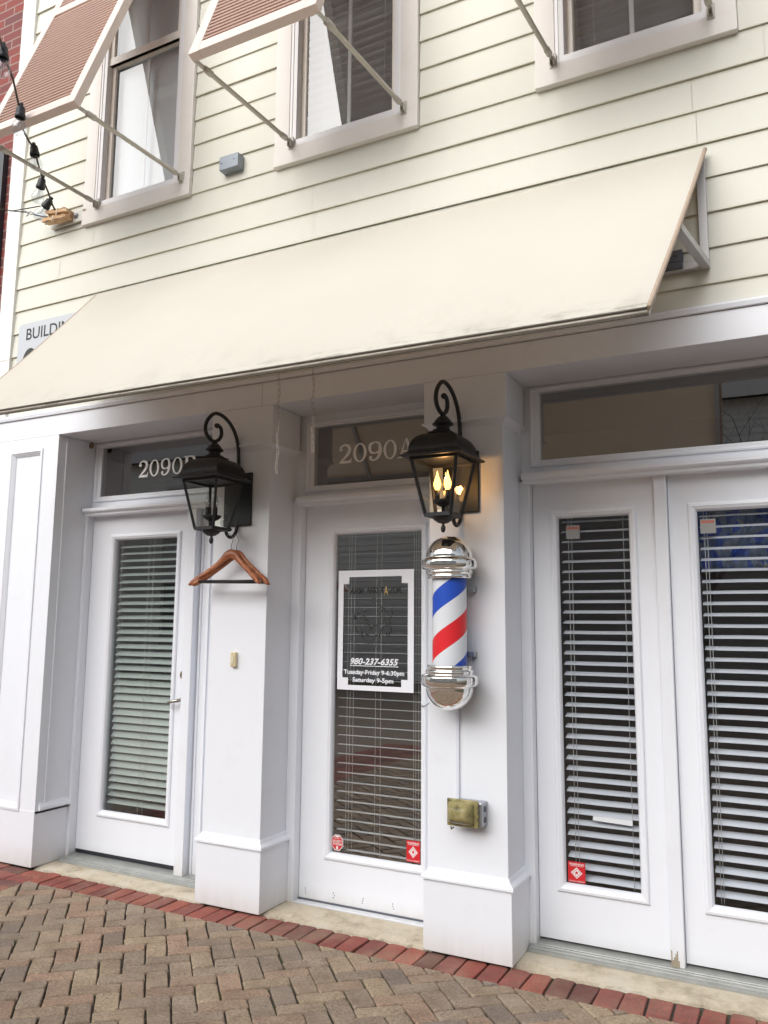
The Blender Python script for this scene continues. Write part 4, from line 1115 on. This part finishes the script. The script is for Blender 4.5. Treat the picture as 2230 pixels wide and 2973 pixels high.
# board found from its image corners on the wall plane
MB().box(-1.785, -1.482, .002, .0155, 3.898, 3.970).build('backing_board', 'siding', ck, .002)
MB().box(-1.490, -1.4815, -.001, .0015, 3.902, 3.968).build('raw_edge', 'pine', ck, .001)
MB().lathe([(0,-.014),(.007,-.014),(.009,-.007),(.018,-.004),(.020,0)], (-1.562,.001,3.938), 14, (0,1,0)).build('bolt', 'galv', ck)
mb = MB(); rnd = random.Random(3)
def slab(a, b, w_, h_, k=7):
    """split board: a bar made of short lengths with uneven, torn sides"""
    a = Vector(a); b = Vector(b); vs = []; fs = []
    for i in range(k+1):
        p = a.lerp(b, i/k); e = lambda: rnd.uniform(-.005,.005)
        vs += [(p.x+e(), p.y-w_/2+e(), p.z-h_/2+e()*.6), (p.x+e(), p.y+w_/2, p.z-h_/2+e()*.6), (p.x+e(), p.y+w_/2, p.z+h_/2+e()*.6), (p.x+e(), p.y-w_/2+e(), p.z+h_/2+e()*.6)]
    for i in range(k): fs += [(i*4+q, i*4+(q+1)%4, (i+1)*4+(q+1)%4, (i+1)*4+q) for q in range(4)]
    mb.add(vs, fs+[(0,1,2,3),(k*4+3,k*4+2,k*4+1,k*4)])
slab((-1.772,-.055,3.918), (-1.590,-.030,3.922), .055, .022)
slab((-1.755,-.050,3.972), (-1.592,-.022,3.962), .050, .020)
slab((-1.735,-.035,3.990), (-1.630,-.015,3.992), .030, .014)
slab((-1.650,-.022,3.945), (-1.588,-.012,3.945), .040, .040, 4)
mb.build('split_boards', 'pine', ck)
mb = MB()
for x_, y_, za, zb_, r_ in ((-1.742,-.062,3.905,3.985,.007), (-1.690,-.070,3.898,3.935,.008), (-1.672,-.060,3.925,3.985,.006), (-1.755,-.066,3.893,3.925,.006)): mb.tube([(x_,y_,za),(x_+.004,y_+.004,zb_)], r_, 8)
mb.build('pegs', plain('pale_peg', (.70,.60,.44), .7), ck)
gw = empty('guy_wire', (-1.85, -.06, 4.0)); tag(gw, 'thin dark guy wire with a hook running left from the wooden cleat', 'wire')
wp = [on_ray(-60,598,.88), on_ray(0,606,.93), on_ray(40,613,.955), on_ray(75,616,.975)]
MB().tube(wp, .0035, 7).tube([on_ray(30,613,.95), on_ray(80,605,.97), on_ray(118,598,.985)], .0035, 7).build('wire', 'cable', gw)
MB().tube([on_ray(62,616,.97), on_ray(70,610,.972), on_ray(78,615,.975), on_ray(82,624,.977), on_ray(76,628,.975)], .004, 7).tube([on_ray(76,617,.975), on_ray(92,623,.98), on_ray(98,620,.98), on_ray(90,614,.978), on_ray(80,618,.976)], .0035, 7).build('hook', 'steel', gw)
MB().tube([on_ray(95,620,.98), on_ray(104,622,.982), on_ray(125,627,.987), on_ray(140,632,.99)], [.005,.0095,.0095,.006], 8).build('turnbuckle', 'galv', gw)

# ------------------------------------------------------------------ brick building next door
bb = empty('brick_building', (-5, .2, 0)); tag(bb, 'red brick building with a black shutter at the left edge', 'building')
MB().box(-9, -2.232, .045, 7, 0, 9).build('wall', 'brickwall', bb)
MB().box(-9.2, -2.232, -.15, 7.2, 9, 9.2).build('roof', 'roof', bb)
sh = MB().box(-2.80, -2.735, .004, .044, 2.9, 4.61).box(-2.375, -2.310, .004, .044, 2.9, 4.61).box(-2.735, -2.375, .004, .044, 4.53, 4.61).box(-2.735, -2.375, .004, .044, 2.9, 3.0)
z = 3.01
while z < 4.52: sh.add([(-2.735,.012,z),(-2.375,.012,z),(-2.375,.034,z+.030),(-2.735,.034,z+.030)], [(0,1,2,3)]); z += .036
so2 = sh.build('shutter', 'navy', bb, .002); so2['label'] = 'black louvred shutter'
w2 = MB().box(-3.75, -2.82, .02, .044, 2.85, 2.92).box(-3.75, -2.82, .02, .044, 4.56, 4.64).box(-3.75, -3.69, .02, .044, 2.92, 4.56).box(-2.88, -2.82, .02, .044, 2.92, 4.56).build('window', 'oppw', bb)
MB().quad((-3.69,.043,2.92),(-2.88,.043,2.92),(-2.88,.043,4.56),(-3.69,.043,4.56)).build('pane', 'oppg', w2, fix=False)

# ------------------------------------------------------------------ across the street (seen only as reflections)
ob_ = empty('opposite_building', (0, -15, 0)); tag(ob_, 'pale clapboard building across the street mirrored in the transom glass', 'building')
mb = MB(); z = 0
while z < 6.4:
    mb.add([(-34,-14.98,z),(20,-14.98,z),(20,-15.01,z+.17),(-34,-15.01,z+.17)], [(3,2,1,0)]); z += .16
mb.box(-34, 20, -22, -15.02, 0, 6.4); mb.build('wall', 'opp', ob_)
MB().add([(-34.4,-14.6,6.35),(20.4,-14.6,6.35),(20.4,-18.5,8.2),(-34.4,-18.5,8.2),(-34.4,-22.4,6.35),(20.4,-22.4,6.35)], [(0,1,2,3),(3,2,5,4)]).build('roof', 'roof', ob_)
for fl in (1.0, 3.9):
    for k in range(16):
        x = -29.9+k*3.0
        if -4 < x < 8 or -10.5 < x < -4.5: continue
        wn = MB().box(x-.1, x, -14.99, -14.93, fl, fl+1.7).box(x+1.1, x+1.2, -14.99, -14.93, fl, fl+1.7).box(x, x+1.1, -14.99, -14.93, fl+1.6, fl+1.7).box(x, x+1.1, -14.99, -14.93, fl, fl+.1).box(x, x+1.1, -14.97, -14.94, fl+.83, fl+.88).box(x+.53, x+.57, -14.97, -14.94, fl+.1, fl+1.6).build('window', 'oppw', ob_)
        MB().quad((x,-14.96,fl+.1),(x+1.1,-14.96,fl+.1),(x+1.1,-14.96,fl+1.6),(x,-14.96,fl+1.6)).build('pane', 'oppg', wn, fix=False)
def bare_tree(x, y, h, label):
    t = empty('bare_tree', (x, y, 0)); tag(t, label, 'tree', 'bare street trees mirrored in the glass')
    tk = MB(); br = MB()
    def grow(p, d, ln, r, dep, mbx):
        n = 4; pts = [p]; rs = [r]
        for i in range(n):
            d = (d+Vector((random.uniform(-.18,.18), random.uniform(-.18,.18), random.uniform(-.05,.12)))).normalized()
            pts.append(pts[-1]+d*ln/n); rs.append(r*(1-.5*(i+1)/n))
        mbx.tube(pts, rs, 6 if dep < 2 else 4)
        if dep < 4:
            for k in range(3 if dep else 5):
                a = random.uniform(0, 6.28); nd = (d*.75+Vector((math.cos(a), math.sin(a), random.uniform(.1,.6)))*.75).normalized()
                grow(pts[random.choice((2,3,4))], nd, ln*random.uniform(.55,.75), rs[-1]*.85, dep+1, br)
    grow(Vector((x,y,0)), Vector((0,0,1)), h*.40, .075, 0, tk)
    tk.build('trunk', 'bark', t); br.build('crown', 'bark', t)
bare_tree(.6, -11.5, 7.0, 'bare street tree mirrored in the right transom, nearer the middle')
bare_tree(2.6, -12.2, 7.4, 'bare street tree mirrored in the right transom, at the picture edge')
